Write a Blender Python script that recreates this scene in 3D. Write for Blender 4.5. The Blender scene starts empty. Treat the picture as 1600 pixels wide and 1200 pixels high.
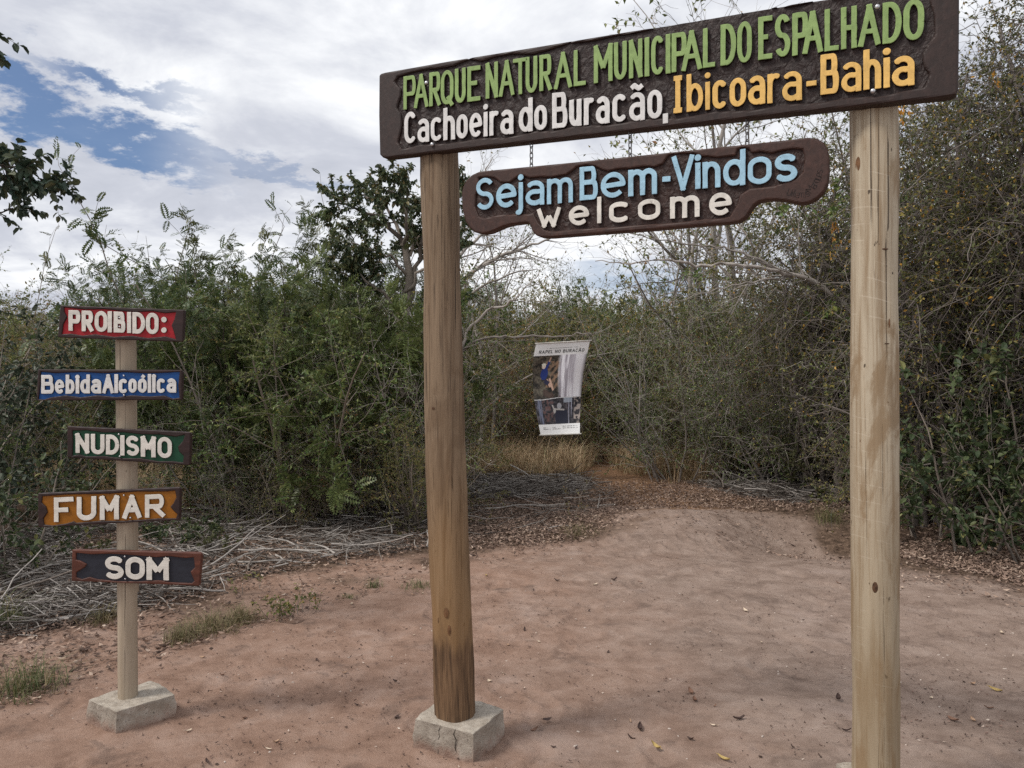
import bpy, math, random
import numpy as np
from mathutils import Vector, Matrix, Euler

R = math.radians
C = bpy.context.scene.collection
scn = bpy.context.scene

# ------------------------------------------------------------------ camera
EYE = 1.6
F = 1200.0                     # focal length in pixels of the 1600 x 1200 photograph
cam_d = bpy.data.cameras.new('camera')
cam_d.sensor_fit = 'HORIZONTAL'
cam_d.sensor_width = 36.0
cam_d.lens = 36.0 * F / 1600.0
cam_d.clip_start = 0.05
cam_d.clip_end = 3000.0
cam = bpy.data.objects.new('camera', cam_d)
C.objects.link(cam)
cam.location = (0, 0, EYE)
cam.rotation_euler = (R(90), 0, 0)
scn.camera = cam

# ------------------------------------------------------------------ exposure
scn.view_settings.view_transform = 'Standard'
scn.view_settings.look = 'None'
scn.view_settings.gamma = 1.0
scn.view_settings.exposure = 0.36
scn.view_settings.use_curve_mapping = False
scn.cycles.max_bounces = 8
scn.cycles.use_denoising = False
scn.cycles.diffuse_bounces = 5
scn.cycles.transparent_max_bounces = 4

SUN_EL, SUN_AZ = 52.0, -114.0          # azimuth measured from +Y towards +X: high on the left, a little behind the camera

# ------------------------------------------------------------------ node helpers
class NT:
    def __init__(self, tree):
        self.t = tree
        self.n = tree.nodes
        self.l = tree.links
    def node(self, kind, **kw):
        nd = self.n.new(kind)
        for k, v in kw.items():
            setattr(nd, k, v)
        return nd
    def link(self, a, b):
        self.l.new(a, b)
    def put(self, sock, v):
        if hasattr(v, 'is_output') and v.is_output:
            self.l.new(v, sock)
        elif isinstance(v, (tuple, list)) and len(v) == 3 and sock.type == 'RGBA':
            sock.default_value = (*v, 1)
        else:
            sock.default_value = v
    def math(self, op, a, b=None, c=None, clamp=False):
        nd = self.node('ShaderNodeMath', operation=op, use_clamp=clamp)
        self.put(nd.inputs[0], a)
        if b is not None: self.put(nd.inputs[1], b)
        if c is not None: self.put(nd.inputs[2], c)
        return nd.outputs[0]
    def mix(self, f, a, b, mode='MIX'):
        nd = self.node('ShaderNodeMix', data_type='RGBA', blend_type=mode)
        self.put(nd.inputs[0], f); self.put(nd.inputs[6], a); self.put(nd.inputs[7], b)
        return nd.outputs[2]
    def noise(self, vec, scale, detail=4.0, rough=0.55, dist=0.0, dim='3D'):
        nd = self.node('ShaderNodeTexNoise', noise_dimensions=dim)
        if vec is not None: self.l.new(vec, nd.inputs['Vector'])
        nd.inputs['Scale'].default_value = scale
        nd.inputs['Detail'].default_value = detail
        nd.inputs['Roughness'].default_value = rough
        nd.inputs['Distortion'].default_value = dist
        return nd.outputs[0]
    def ramp(self, fac, stops, interp='LINEAR'):
        nd = self.node('ShaderNodeValToRGB')
        nd.color_ramp.interpolation = interp
        e = nd.color_ramp.elements
        while len(e) < len(stops): e.new(0.5)
        for el, (p, c) in zip(e, stops):
            el.position = p
            el.color = (*c, 1) if len(c) == 3 else c
        self.put(nd.inputs[0], fac)
        return nd.outputs[0]
    def remap(self, v, a, b, c=0.0, d=1.0, smooth=True):
        nd = self.node('ShaderNodeMapRange', interpolation_type='SMOOTHSTEP' if smooth else 'LINEAR')
        self.put(nd.inputs[0], v)
        nd.inputs[1].default_value = a; nd.inputs[2].default_value = b
        nd.inputs[3].default_value = c; nd.inputs[4].default_value = d
        return nd.outputs[0]
    def mapping(self, vec, scale=(1, 1, 1), loc=(0, 0, 0), rot=(0, 0, 0)):
        nd = self.node('ShaderNodeMapping')
        self.l.new(vec, nd.inputs[0])
        nd.inputs['Location'].default_value = loc
        nd.inputs['Rotation'].default_value = rot
        nd.inputs['Scale'].default_value = scale
        return nd.outputs[0]
    def bump(self, h, strength=0.3, dist=0.01, normal=None):
        nd = self.node('ShaderNodeBump')
        nd.inputs['Strength'].default_value = strength
        nd.inputs['Distance'].default_value = dist
        self.l.new(h, nd.inputs['Height'])
        if normal is not None: self.l.new(normal, nd.inputs['Normal'])
        return nd.outputs[0]

def mat(name):
    m = bpy.data.materials.new(name)
    m.use_nodes = True
    nt = NT(m.node_tree)
    m.node_tree.nodes.clear()
    out = nt.node('ShaderNodeOutputMaterial')
    bs = nt.node('ShaderNodeBsdfPrincipled')
    nt.link(bs.outputs[0], out.inputs[0])
    bs.inputs['Roughness'].default_value = 0.8
    bs.inputs['Specular IOR Level'].default_value = 0.3
    tc = nt.node('ShaderNodeTexCoord')
    return m, nt, bs, out, tc

# ------------------------------------------------------------------ sky
world = bpy.data.worlds.new('World')
scn.world = world
world.use_nodes = True
wn = NT(world.node_tree)
world.node_tree.nodes.clear()
wo = wn.node('ShaderNodeOutputWorld')
bg = wn.node('ShaderNodeBackground')
wn.link(bg.outputs[0], wo.inputs[0])
sky = wn.node('ShaderNodeTexSky', sky_type='NISHITA')
sky.sun_disc = False
sky.sun_elevation = R(SUN_EL)
sky.sun_rotation = R(SUN_AZ)
SKY_STRENGTH = 0.10
bg.inputs[1].default_value = SKY_STRENGTH
wtc = wn.node('ShaderNodeTexCoord')
sep = wn.node('ShaderNodeSeparateXYZ')
wn.link(wtc.outputs['Generated'], sep.inputs[0])
# clouds live on a flat layer overhead: direction divided by its height
zc = wn.math('MAXIMUM', wn.math('ADD', sep.outputs[2], 0.16), 0.05)
cx = wn.math('DIVIDE', sep.outputs[0], zc)
cy = wn.math('DIVIDE', sep.outputs[1], zc)
cv = wn.node('ShaderNodeCombineXYZ')
wn.link(cx, cv.inputs[0]); wn.link(cy, cv.inputs[1])
cvec = cv.outputs[0]
# a break in the cloud over the left: a tilted streak given by azimuth and elevation
az = wn.math('ARCTAN2', sep.outputs[0], sep.outputs[1])
el = wn.math('ARCSINE', sep.outputs[2])
wob = wn.noise(cvec, 1.7, 5.0, 0.6)
wob2 = wn.noise(cvec, 5.0, 9.0, 0.68)
def streak(az0, el0, az1, el1, half, wobble):
    dx, dy = az1 - az0, el1 - el0
    L = math.hypot(dx, dy)
    ux, uy = dx / L, dy / L
    a = wn.math('SUBTRACT', az, az0); e = wn.math('SUBTRACT', el, el0)
    along = wn.math('ADD', wn.math('MULTIPLY', a, ux), wn.math('MULTIPLY', e, uy))
    across = wn.math('SUBTRACT', wn.math('MULTIPLY', e, ux), wn.math('MULTIPLY', a, uy))
    across = wn.math('ADD', across, wn.math('MULTIPLY', wn.math('SUBTRACT', wob, 0.5), wobble))
    across = wn.math('ADD', across, wn.math('MULTIPLY', wn.math('SUBTRACT', wob2, 0.5), wobble * 1.3))
    m1 = wn.remap(wn.math('ABSOLUTE', across), half * 0.35, half * 1.5, 1, 0)
    m2 = wn.math('MULTIPLY', wn.remap(along, -0.06, 0.04), wn.remap(along, L - 0.10, L + 0.05, 1, 0))
    return wn.math('MULTIPLY', m1, m2)
def azel(px, py):
    v = Vector(((px - 800) / F, 1, (600 - py) / F)).normalized()
    return math.atan2(v.x, v.y), math.asin(v.z)
s1 = streak(*azel(-140, 90), *azel(350, 255), 0.022, 0.13)
s2 = streak(*azel(90, 95), *azel(300, 150), 0.013, 0.10)
s3 = streak(*azel(300, 225), *azel(600, 310), 0.010, 0.09)
s4 = streak(*azel(900, 430), *azel(1140, 440), 0.020, 0.05)
gap = wn.math('MAXIMUM', wn.math('MAXIMUM', s1, s2), wn.math('MAXIMUM', wn.math('MULTIPLY', s3, 0.5), wn.math('MULTIPLY', s4, 0.6)))
body = wn.noise(cvec, 0.42, 6.0, 0.5, 0.6)
fine = wn.noise(cvec, 2.1, 7.0, 0.6, 0.3)
tone = wn.math('ADD', wn.math('MULTIPLY', body, 0.60), wn.math('MULTIPLY', fine, 0.40))
cloud = wn.ramp(tone, [(0.33, (0.36, 0.385, 0.45)), (0.45, (0.50, 0.52, 0.58)), (0.52, (0.71, 0.725, 0.755)), (0.59, (0.92, 0.925, 0.93))])
cl = wn.node('ShaderNodeVectorMath', operation='SCALE')
wn.link(cloud, cl.inputs[0]); cl.inputs[3].default_value = 1.0 / SKY_STRENGTH
skyc = wn.node('ShaderNodeVectorMath', operation='MULTIPLY')
wn.link(sky.outputs[0], skyc.inputs[0]); skyc.inputs[1].default_value = (0.42, 0.56, 0.73)
wn.link(wn.mix(wn.math('MULTIPLY', gap, 0.88), cl.outputs[0], skyc.outputs[0]), bg.inputs[0])

sun_d = bpy.data.lights.new('sun', 'SUN')
sun_d.energy = 2.0
sun_d.angle = R(13)
sun_d.color = (1.0, 0.95, 0.88)
sun = bpy.data.objects.new('sun', sun_d)
C.objects.link(sun)
_sd = Vector((math.sin(R(SUN_AZ)) * math.cos(R(SUN_EL)), math.cos(R(SUN_AZ)) * math.cos(R(SUN_EL)), math.sin(R(SUN_EL))))
sun.rotation_euler = _sd.to_track_quat('Z', 'Y').to_euler()
sun.location = (0, 0, 30)

# ------------------------------------------------------------------ object helpers
def tag(o, label=None, cat=None, group=None, kind=None):
    if label: o['label'] = label
    if cat: o['category'] = cat
    if group: o['group'] = group
    if kind: o['kind'] = kind
    return o

def thing(name, label, cat, loc=(0, 0, 0), rotz=0.0, group=None):
    o = bpy.data.objects.new(name, None)
    o.empty_display_size = 0.1
    C.objects.link(o)
    o.location = loc
    o.rotation_euler = (0, 0, rotz)
    return tag(o, label, cat, group)

def link_mesh(name, me, parent=None, world_coords=False):
    o = bpy.data.objects.new(name, me)
    C.objects.link(o)
    if parent is not None:
        o.parent = parent
        if world_coords:
            o.matrix_parent_inverse = (Matrix.Translation(parent.location) @ parent.rotation_euler.to_matrix().to_4x4()).inverted()
    return o

def mesh(name, V, faces, mats, parent=None, smooth=True, mat_idx=None, wc=False):
    """V (n,3); faces: an (m,k) array or a list of such arrays / of tuples"""
    me = bpy.data.meshes.new(name)
    if isinstance(faces, np.ndarray): faces = [faces]
    if len(faces) and not isinstance(faces[0], np.ndarray):
        me.from_pydata([tuple(v) for v in V], [], faces)
    else:
        faces = [f for f in faces if len(f)]
        V = np.asarray(V, dtype=np.float32)
        me.vertices.add(len(V))
        me.vertices.foreach_set('co', V.ravel())
        lv = np.concatenate([f.ravel() for f in faces]).astype(np.int32)
        tot = np.concatenate([np.full(len(f), f.shape[1]) for f in faces]).astype(np.int32)
        st = np.concatenate([[0], np.cumsum(tot)[:-1]]).astype(np.int32)
        me.loops.add(len(lv)); me.loops.foreach_set('vertex_index', lv)
        me.polygons.add(len(tot))
        me.polygons.foreach_set('loop_start', st)
        me.polygons.foreach_set('loop_total', tot)
        me.update(calc_edges=True)
    if not isinstance(mats, (list, tuple)): mats = [mats]
    for m in mats: me.materials.append(m)
    if mat_idx is not None: me.polygons.foreach_set('material_index', np.asarray(mat_idx, dtype=np.int32))
    me.polygons.foreach_set('use_smooth', np.full(len(me.polygons), smooth))
    me.validate()
    return link_mesh(name, me, parent, wc)

def dup(root, loc, rotz=0.0, scale=1.0, label=None, group=None):
    r = root.copy(); C.objects.link(r)
    r.location = loc; r.rotation_euler = (r.rotation_euler[0], r.rotation_euler[1], rotz)
    r.scale = scale if isinstance(scale, tuple) else (scale,) * 3
    if label: r['label'] = label
    if group: r['group'] = group
    for ch in list(root.children):
        c = ch.copy(); C.objects.link(c); c.parent = r
        for g in ch.children:
            d = g.copy(); C.objects.link(d); d.parent = c
    return r

# ------------------------------------------------------------------ noise + ground
def _hash(ix, iy, seed):
    h = (ix.astype(np.int64) * 374761393 + iy.astype(np.int64) * 668265263 + seed * 1442695041) & 0xffffffff
    h = ((h ^ (h >> 13)) * 1274126177) & 0xffffffff
    h = h ^ (h >> 16)
    return (h & 0xffffff) / float(0xffffff)
def vnoise(x, y, seed=0):
    x = np.asarray(x, float); y = np.asarray(y, float)
    ix = np.floor(x); iy = np.floor(y)
    fx = x - ix; fy = y - iy
    fx = fx * fx * (3 - 2 * fx); fy = fy * fy * (3 - 2 * fy)
    a = _hash(ix, iy, seed); b = _hash(ix + 1, iy, seed)
    c = _hash(ix, iy + 1, seed); d = _hash(ix + 1, iy + 1, seed)
    return (a + (b - a) * fx) * (1 - fy) + (c + (d - c) * fx) * fy
def fbm(x, y, seed=0, octv=4):
    s = 0; a = 0.5; n = 0
    for o in range(octv):
        s = s + a * vnoise(np.asarray(x) * 2 ** o + 17.3 * o, np.asarray(y) * 2 ** o - 9.1 * o, seed + o)
        n += a; a *= 0.5
    return s / n
def sstep(a, b, x):
    t = np.clip((np.asarray(x, float) - a) / (b - a), 0, 1)
    return t * t * (3 - 2 * t)

def flat(px, py):
    Z = EYE * F / (py - 600.0)
    return (px - 800) / F * Z, Z
def P(px, py, Z):
    return np.array([(px - 800) / F * Z, Z, EYE + (600 - py) / F * Z])

def poly_dist(x, y, poly):
    """signed distance to a closed polygon, negative inside"""
    x = np.asarray(x, float); y = np.asarray(y, float)
    d = np.full(x.shape, 1e9); ins = np.zeros(x.shape, bool)
    n = len(poly)
    for i in range(n):
        ax, ay = poly[i]; bx, by = poly[(i + 1) % n]
        ex, ey = bx - ax, by - ay
        L2 = ex * ex + ey * ey + 1e-18
        t = np.clip(((x - ax) * ex + (y - ay) * ey) / L2, 0, 1)
        dd = (x - ax - t * ex) ** 2 + (y - ay - t * ey) ** 2
        d = np.minimum(d, dd)
        if abs(ey) > 1e-12:
            c = ((ay > y) != (by > y)) & (x < ex * (y - ay) / ey + ax)
            ins ^= c
    d = np.sqrt(d)
    return np.where(ins, -d, d)

# ground zones, outlined where they lie on the ground
Z_DEBRIS = [flat(*p) for p in [(-420, 1050), (0, 1000), (120, 975), (260, 950), (400, 905), (520, 880), (640, 862), (700, 850), (790, 838),
                               (900, 832), (960, 812), (985, 795), (1010, 780), (960, 758), (900, 742), (740, 738), (640, 772), (480, 782), (250, 795), (0, 815), (-420, 830)]]
Z_LITTER = [flat(*p) for p in [(1390, 850), (1420, 880), (1500, 895), (1600, 918), (1750, 960), (1980, 960), (1900, 800), (1600, 770), (1400, 770), (1300, 770), (1240, 745), (1100, 745), (1010, 758), (1010, 785), (1090, 780), (1180, 782), (1260, 790), (1330, 825)]]
Z_PATH = [flat(*p) for p in [(985, 850), (1010, 800), (960, 770), (925, 745), (895, 722), (905, 700), (930, 690), (985, 694), (1010, 722), (1060, 748), (1110, 790), (1200, 812), (1250, 840)]]
Z_DIRT = [(-9, -6), flat(-420, 1060), flat(0, 1010), flat(120, 985), flat(260, 960), flat(400, 915), flat(520, 890), flat(640, 872), flat(700, 860), flat(790, 848),
          flat(880, 846), flat(940, 832), flat(985, 812), flat(1040, 800), flat(1090, 798), flat(1150, 798), flat(1210, 802), flat(1290, 822), flat(1340, 852), flat(1420, 890), flat(1500, 905), flat(1600, 930), flat(1750, 970), flat(2100, 1000), (9, -6)]

FOOT = [[(-0.160, 3.203), (-0.029, 3.456), (-0.302, 3.609), (-0.433, 3.356)], [(-1.790, 3.470), (-1.604, 3.673), (-1.808, 3.846), (-1.997, 3.614)]]
def gh_base(x, y):
    x = np.asarray(x, float); y = np.asarray(y, float)
    h = 0.17 * np.exp(-(((x - 1.9) / 1.15) ** 2 + ((y - 8.8) / 0.75) ** 2))
    h = h - 0.34 * np.exp(-(((x - 3.2) / 0.85) ** 2 + ((y - 8.3) / 0.75) ** 2))
    h = h - 0.06 * np.exp(-(((x - 2.0) / 1.0) ** 2 + ((y - 7.3) / 0.5) ** 2))
    h = h + 0.14 * sstep(0.4, 1.5, x) * sstep(4.6, 2.6, y)
    h = h + 0.10 * sstep(4.2, 6.0, x) * sstep(5.5, 6.6, y)
    h = h + 0.05 * (fbm(x * 0.5 + 3, y * 0.5, 5, 3) - 0.5) * sstep(3.0, 6.0, y)
    h = h + 0.35 * (fbm(x * 0.08, y * 0.08, 9, 3) - 0.5) * sstep(11, 22, y)
    return h
def gh(x, y):
    x = np.asarray(x, float); y = np.asarray(y, float)
    near = sstep(14, 9, y)
    d = 0.018 * (fbm(x * 1.2, y * 1.2, 21, 3) - 0.5) + 0.008 * (fbm(x * 6, y * 6, 31, 3) - 0.5)
    pits = fbm(x * 4.1 + 9, y * 4.1, 41, 2)
    d = d - 0.014 * sstep(0.62, 0.74, pits) * sstep(0.40, 0.60, fbm(x * 0.8, y * 0.8, 71, 2))
    d = d + 0.009 * (fbm(x * 17, y * 17, 61, 3) - 0.5) * (0.4 + 1.2 * sstep(0.4, 0.65, fbm(x * 1.1, y * 1.1, 81, 2)))
    for q in FOOT:      # soil heaped a little against the footings
        if x.size == 1 and math.hypot(float(x.ravel()[0]) - q[0][0], float(y.ravel()[0]) - q[0][1]) > 1: continue
        pd = poly_dist(x, y, q)
        d = d + 0.016 * np.exp(-(np.maximum(pd, 0) / 0.05) ** 2) * (0.25 + 1.1 * vnoise(x * 11, y * 11, 4))
    return gh_base(x, y) + d * near
def g1(x, y):
    return float(gh(np.array([x]), np.array([y]))[0])
def G(px, py):
    """point of the ground seen at a pixel"""
    z = 0.0
    for _ in range(4):
        Z = (EYE - z) * F / (py - 600.0)
        x = (px - 800) / F * Z
        z = g1(x, Z)
    return np.array([x, Z, z])

def axis_pts(lo, hi, fine_lo, fine_hi, step, grow):
    a = list(np.arange(fine_lo, fine_hi, step))
    s = step; v = a[-1]
    while v < hi:
        s *= grow; v += s; a.append(v)
    s = step; v = fine_lo; b = []
    while v > lo:
        s *= grow; v -= s; b.append(v)
    return np.array(b[::-1] + a)

def make_ground():
    xs = axis_pts(-900, 900, -3.4, 3.6, 0.017, 1.045)
    ya = list(np.arange(2.2, 6.5, 0.017)); s = 0.017; v = ya[-1]
    while v < 1500:
        s *= 1.022 if v < 14 else 1.08; v += s; ya.append(v)
    ys = np.array([-8, -4, -1, 0.5, 1.4, 1.9] + ya)
    X, Y = np.meshgrid(xs, ys)
    Zh = gh(X.ravel(), Y.ravel())
    # scuffed footprints
    rs = np.random.default_rng(12)
    xf, yf = X.ravel(), Y.ravel()
    sel = np.flatnonzero((np.abs(xf) < 4) & (yf > 2.2) & (yf < 8.5))
    xs_, ys_ = xf[sel], yf[sel]; add = np.zeros(len(sel))
    for k in range(120):
        cxx = rs.normal(0.9, 1.3); cyy = rs.uniform(2.6, 8.2); an = rs.normal(0.15, .5)
        u = (xs_ - cxx) * math.cos(an) - (ys_ - cyy) * math.sin(an); w = (xs_ - cxx) * math.sin(an) + (ys_ - cyy) * math.cos(an)
        m = (np.abs(u) < .2) & (np.abs(w) < .3)
        if not m.any(): continue
        r2 = np.sqrt((u[m] / .052) ** 2 + (w[m] / .135) ** 2)
        add[m] += rs.uniform(.4, 1) * (-.012 * sstep(1.1, .75, r2) + .006 * np.exp(-((r2 - 1.25) / .22) ** 2) + .003 * np.sin(w[m] * 210) * sstep(1.0, .8, r2))
    Zh[sel] += add
    V = np.stack([X.ravel(), Y.ravel(), Zh], 1)
    nx, ny = len(xs), len(ys)
    i = np.arange(nx * ny).reshape(ny, nx)
    Fq = np.stack([i[:-1, :-1], i[:-1, 1:], i[1:, 1:], i[1:, :-1]], -1).reshape(-1, 4)
    m, nt, bs, out, tc = mat('ground_soil')
    at = nt.node('ShaderNodeAttribute', attribute_name='zone')
    sp = nt.node('ShaderNodeSeparateColor'); nt.link(at.outputs['Color'], sp.inputs[0])
    obj = tc.outputs['Object']
    n1 = nt.noise(obj, 0.9, 5, 0.6)
    n2 = nt.noise(obj, 4.2, 10, 0.72, 0.3)
    n3 = nt.noise(obj, 75, 5, 0.75)
    red = nt.ramp(n2, [(0.32, (0.228, 0.140, 0.101)), (0.50, (0.325, 0.211, 0.158)), (0.68, (0.405, 0.283, 0.224))])
    mauve = nt.ramp(n2, [(0.32, (0.195, 0.142, 0.114)), (0.50, (0.294, 0.221, 0.181)), (0.68, (0.378, 0.294, 0.246))])
    side = nt.node('ShaderNodeSeparateXYZ'); nt.link(obj, side.inputs[0])
    f = nt.remap(nt.math('ADD', side.outputs[0], nt.math('MULTIPLY', nt.math('SUBTRACT', n1, 0.5), 2.6)), -0.5, 1.7)
    dirt = nt.mix(nt.math('MULTIPLY', f, 0.85), red, mauve)
    blot = nt.remap(nt.noise(obj, 2.6, 8, 0.68, 0.5), 0.54, 0.70)
    dirt = nt.mix(nt.math('MULTIPLY', blot, 0.58), dirt, (0.120, 0.085, 0.070))
    sp2 = nt.remap(nt.noise(nt.mapping(obj, loc=(3, 9, 0)), 8.5, 6, 0.7, 0.6), 0.57, 0.70)
    dirt = nt.mix(nt.math('MULTIPLY', sp2, 0.45), dirt, (0.11, 0.078, 0.064))
    dust = nt.remap(nt.noise(nt.mapping(obj, loc=(7, 3, 0)), 1.6, 5, 0.6), 0.55, 0.75)
    dirt = nt.mix(nt.math('MULTIPLY', dust, 0.45), dirt, (0.43, 0.335, 0.290))
    dirt = nt.mix(nt.math('MULTIPLY', nt.remap(n3, 0.62, 0.75), 0.5), dirt, (0.13, 0.085, 0.065))
    floor = nt.ramp(nt.noise(obj, 14, 6, 0.7), [(0.32, (0.055, 0.038, 0.027)), (0.5, (0.125, 0.084, 0.060)), (0.68, (0.24, 0.165, 0.12))])
    straw = nt.ramp(nt.noise(obj, 9, 6, 0.7), [(0.32, (0.17, 0.095, 0.055)), (0.55, (0.32, 0.185, 0.105)), (0.7, (0.40, 0.26, 0.155))])
    col = nt.mix(sp.outputs[0], dirt, floor)
    col = nt.mix(sp.outputs[1], col, straw)
    nt.link(col, bs.inputs['Base Color'])
    bs.inputs['Roughness'].default_value = 0.95
    bs.inputs['Specular IOR Level'].default_value = 0.1
    hgt = nt.math('ADD', nt.math('MULTIPLY', nt.noise(obj, 26, 8, 0.78), 0.7), nt.math('MULTIPLY', nt.noise(obj, 170, 4, 0.75), 0.45))
    nt.link(nt.bump(hgt, 0.8, 0.022), bs.inputs['Normal'])
    o = mesh('ground', V, Fq, m, smooth=True)
    o['kind'] = 'structure'
    wob = (fbm(V[:, 0] * 1.6, V[:, 1] * 1.6, 77, 5) - 0.5) * 1.9
    dd = poly_dist(V[:, 0], V[:, 1], Z_DIRT) + wob * np.clip(V[:, 1] / 8, 0.25, 1.2)
    dp = poly_dist(V[:, 0], V[:, 1], Z_PATH) + wob * 0.8
    fl = sstep(-0.30, 0.35, dd)
    pa = sstep(0.6, -0.3, dp) * fl
    col = np.stack([fl, pa * 0.75, pa * 0, np.ones(len(V))], 1).astype(np.float32)
    a = o.data.color_attributes.new('zone', 'FLOAT_COLOR', 'POINT')
    a.data.foreach_set('color', col.ravel())
    return o
make_ground()

# far ridge on the left horizon
def make_hill():
    n, k = 160, 14
    xs = np.linspace(-700, 260, n)
    V = []
    for j in range(k):
        t = j / (k - 1)
        prof = math.sin(t * math.pi)
        for x in xs:
            e = sstep(260, 20, x) * sstep(-700, -560, x)
            h = (42 + 5 * fbm(np.array([x * 0.012]), np.array([0.3]), 3, 4)[0] * 2 - 5) * e * prof + 3 * (fbm(np.array([x * .12]), np.array([t * 9]), 8, 3)[0] - .5) * prof
            V.append((x, 520 + 200 * t, h - 0.3))
    i = np.arange(n * k).reshape(k, n)
    Fq = np.stack([i[:-1, :-1], i[:-1, 1:], i[1:, 1:], i[1:, :-1]], -1).reshape(-1, 4)
    m, nt, bs, out, tc = mat('far_hill_scrub')
    c = nt.ramp(nt.noise(tc.outputs['Object'], 0.22, 6, 0.75), [(0.3, (0.045, 0.055, 0.045)), (0.5, (0.085, 0.098, 0.075)), (0.7, (0.15, 0.155, 0.12))])
    nt.link(c, bs.inputs['Base Color'])
    o = mesh('hill', np.array(V), Fq, m)
    o['kind'] = 'structure'
make_hill()

# ------------------------------------------------------------------ wood, paint, concrete
def board_wood(name, base=(0.030, 0.0160, 0.0130), chisel=False, rim=False):
    m, nt, bs, out, tc = mat(name)
    v = tc.outputs['Object']
    grain = nt.noise(nt.mapping(v, (3, 60, 20)), 2.0, 6, 0.65, 0.6)
    c = nt.ramp(grain, [(0.3, tuple(x * 0.62 for x in base)), (0.55, base), (0.75, tuple(x * 1.55 for x in base))])
    wear = nt.remap(nt.noise(v, 7, 5, 0.65), 0.55, 0.75)
    c = nt.mix(nt.math('MULTIPLY', wear, 0.35), c, tuple(x * 1.9 for x in base))
    nt.link(c, bs.inputs['Base Color'])
    bs.inputs['Roughness'].default_value = 0.55
    bs.inputs['Specular IOR Level'].default_value = 0.35
    if chisel:
        h = nt.math('ADD', nt.noise(nt.mapping(v, (22, 70, 30)), 1.0, 3, 0.55, 1.2), nt.math('MULTIPLY', grain, 0.2))
        nt.link(nt.bump(h, 0.9, 0.012), bs.inputs['Normal'])
    else:
        nt.link(nt.bump(grain, 0.35, 0.004), bs.inputs['Normal'])
    return m
def paint(name, base, rough=0.5, worn=None):
    m, nt, bs, out, tc = mat(name)
    v = tc.outputs['Object']
    n = nt.noise(nt.mapping(v, (6, 40, 12)), 3.0, 5, 0.6)
    c = nt.ramp(n, [(0.3, tuple(x * 0.80 for x in base)), (0.5, base), (0.72, tuple(min(1, x * 1.12) for x in base))])
    chips = nt.remap(nt.noise(v, 55, 4, 0.7), 0.66, 0.72)
    fade = nt.remap(nt.noise(v, 9, 6, 0.7, 0.4), .42, .66)
    c = nt.mix(nt.math('MULTIPLY', fade, 0.30), c, tuple(x * 0.62 for x in base))
    brush = nt.remap(nt.noise(nt.mapping(v, (14, 14, 150)), 1.0, 4, 0.65), .40, .66)
    c = nt.mix(nt.math('MULTIPLY', brush, 0.28), c, tuple(x * 0.70 for x in base))
    c = nt.mix(nt.math('MULTIPLY', chips, 0.7), c, worn or (0.045, 0.028, 0.022))
    nt.link(c, bs.inputs['Base Color'])
    bs.inputs['Roughness'].default_value = rough
    nt.link(nt.bump(nt.noise(nt.mapping(v, (10, 60, 10)), 4, 4, 0.6), 0.35, 0.003), bs.inputs['Normal'])
    return m
M_BOARD = board_wood('stained_board_wood')
M_CHISEL = board_wood('chiselled_board_wood', (0.023, 0.0118, 0.0098), chisel=True)
M_BOARD2 = board_wood('welcome_board_wood', (0.048, 0.021, 0.0150))
M_CHISEL2 = board_wood('welcome_chiselled_wood', (0.031, 0.0135, 0.0100), chisel=True)
M_SIDE = board_wood('carved_letter_side', (0.018, 0.011, 0.010))
M_RIM = board_wood('small_board_rim', (0.026, 0.0115, 0.0105))
M_RIM_RED = board_wood('red_brown_rim', (0.095, 0.030, 0.018))
M_GREEN_L = paint('green_letter_paint', (0.25, 0.36, 0.125))
M_WHITE_L = paint('white_letter_paint', (0.68, 0.665, 0.645))
M_YELLOW_L = paint('yellow_letter_paint', (0.74, 0.46, 0.135))
M_BLUE_L = paint('pale_blue_letter_paint', (0.33, 0.53, 0.66))
M_CREAM_L = paint('cream_letter_paint', (0.68, 0.645, 0.585))
M_P_RED = paint('red_panel_paint', (0.33, 0.010, 0.016))
M_P_BLUE = paint('blue_panel_paint', (0.008, 0.066, 0.235))
M_P_GREEN = paint('green_panel_paint', (0.006, 0.056, 0.026))
M_P_OCHRE = paint('ochre_panel_paint', (0.27, 0.098, 0.006))
M_P_SLATE = paint('slate_panel_paint', (0.022, 0.024, 0.034))

def metal(name, base, rough=0.4):
    m, nt, bs, out, tc = mat(name)
    c = nt.ramp(nt.noise(tc.outputs['Object'], 90, 4, 0.6), [(0.3, tuple(x * 0.7 for x in base)), (0.7, base)])
    nt.link(c, bs.inputs['Base Color'])
    bs.inputs['Metallic'].default_value = 0.9
    bs.inputs['Roughness'].default_value = rough
    return m
M_BOLT = metal('galvanised_bolt', (0.62, 0.62, 0.64), 0.38)
M_CHAIN = metal('dull_chain_steel', (0.16, 0.15, 0.15), 0.5)

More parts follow.
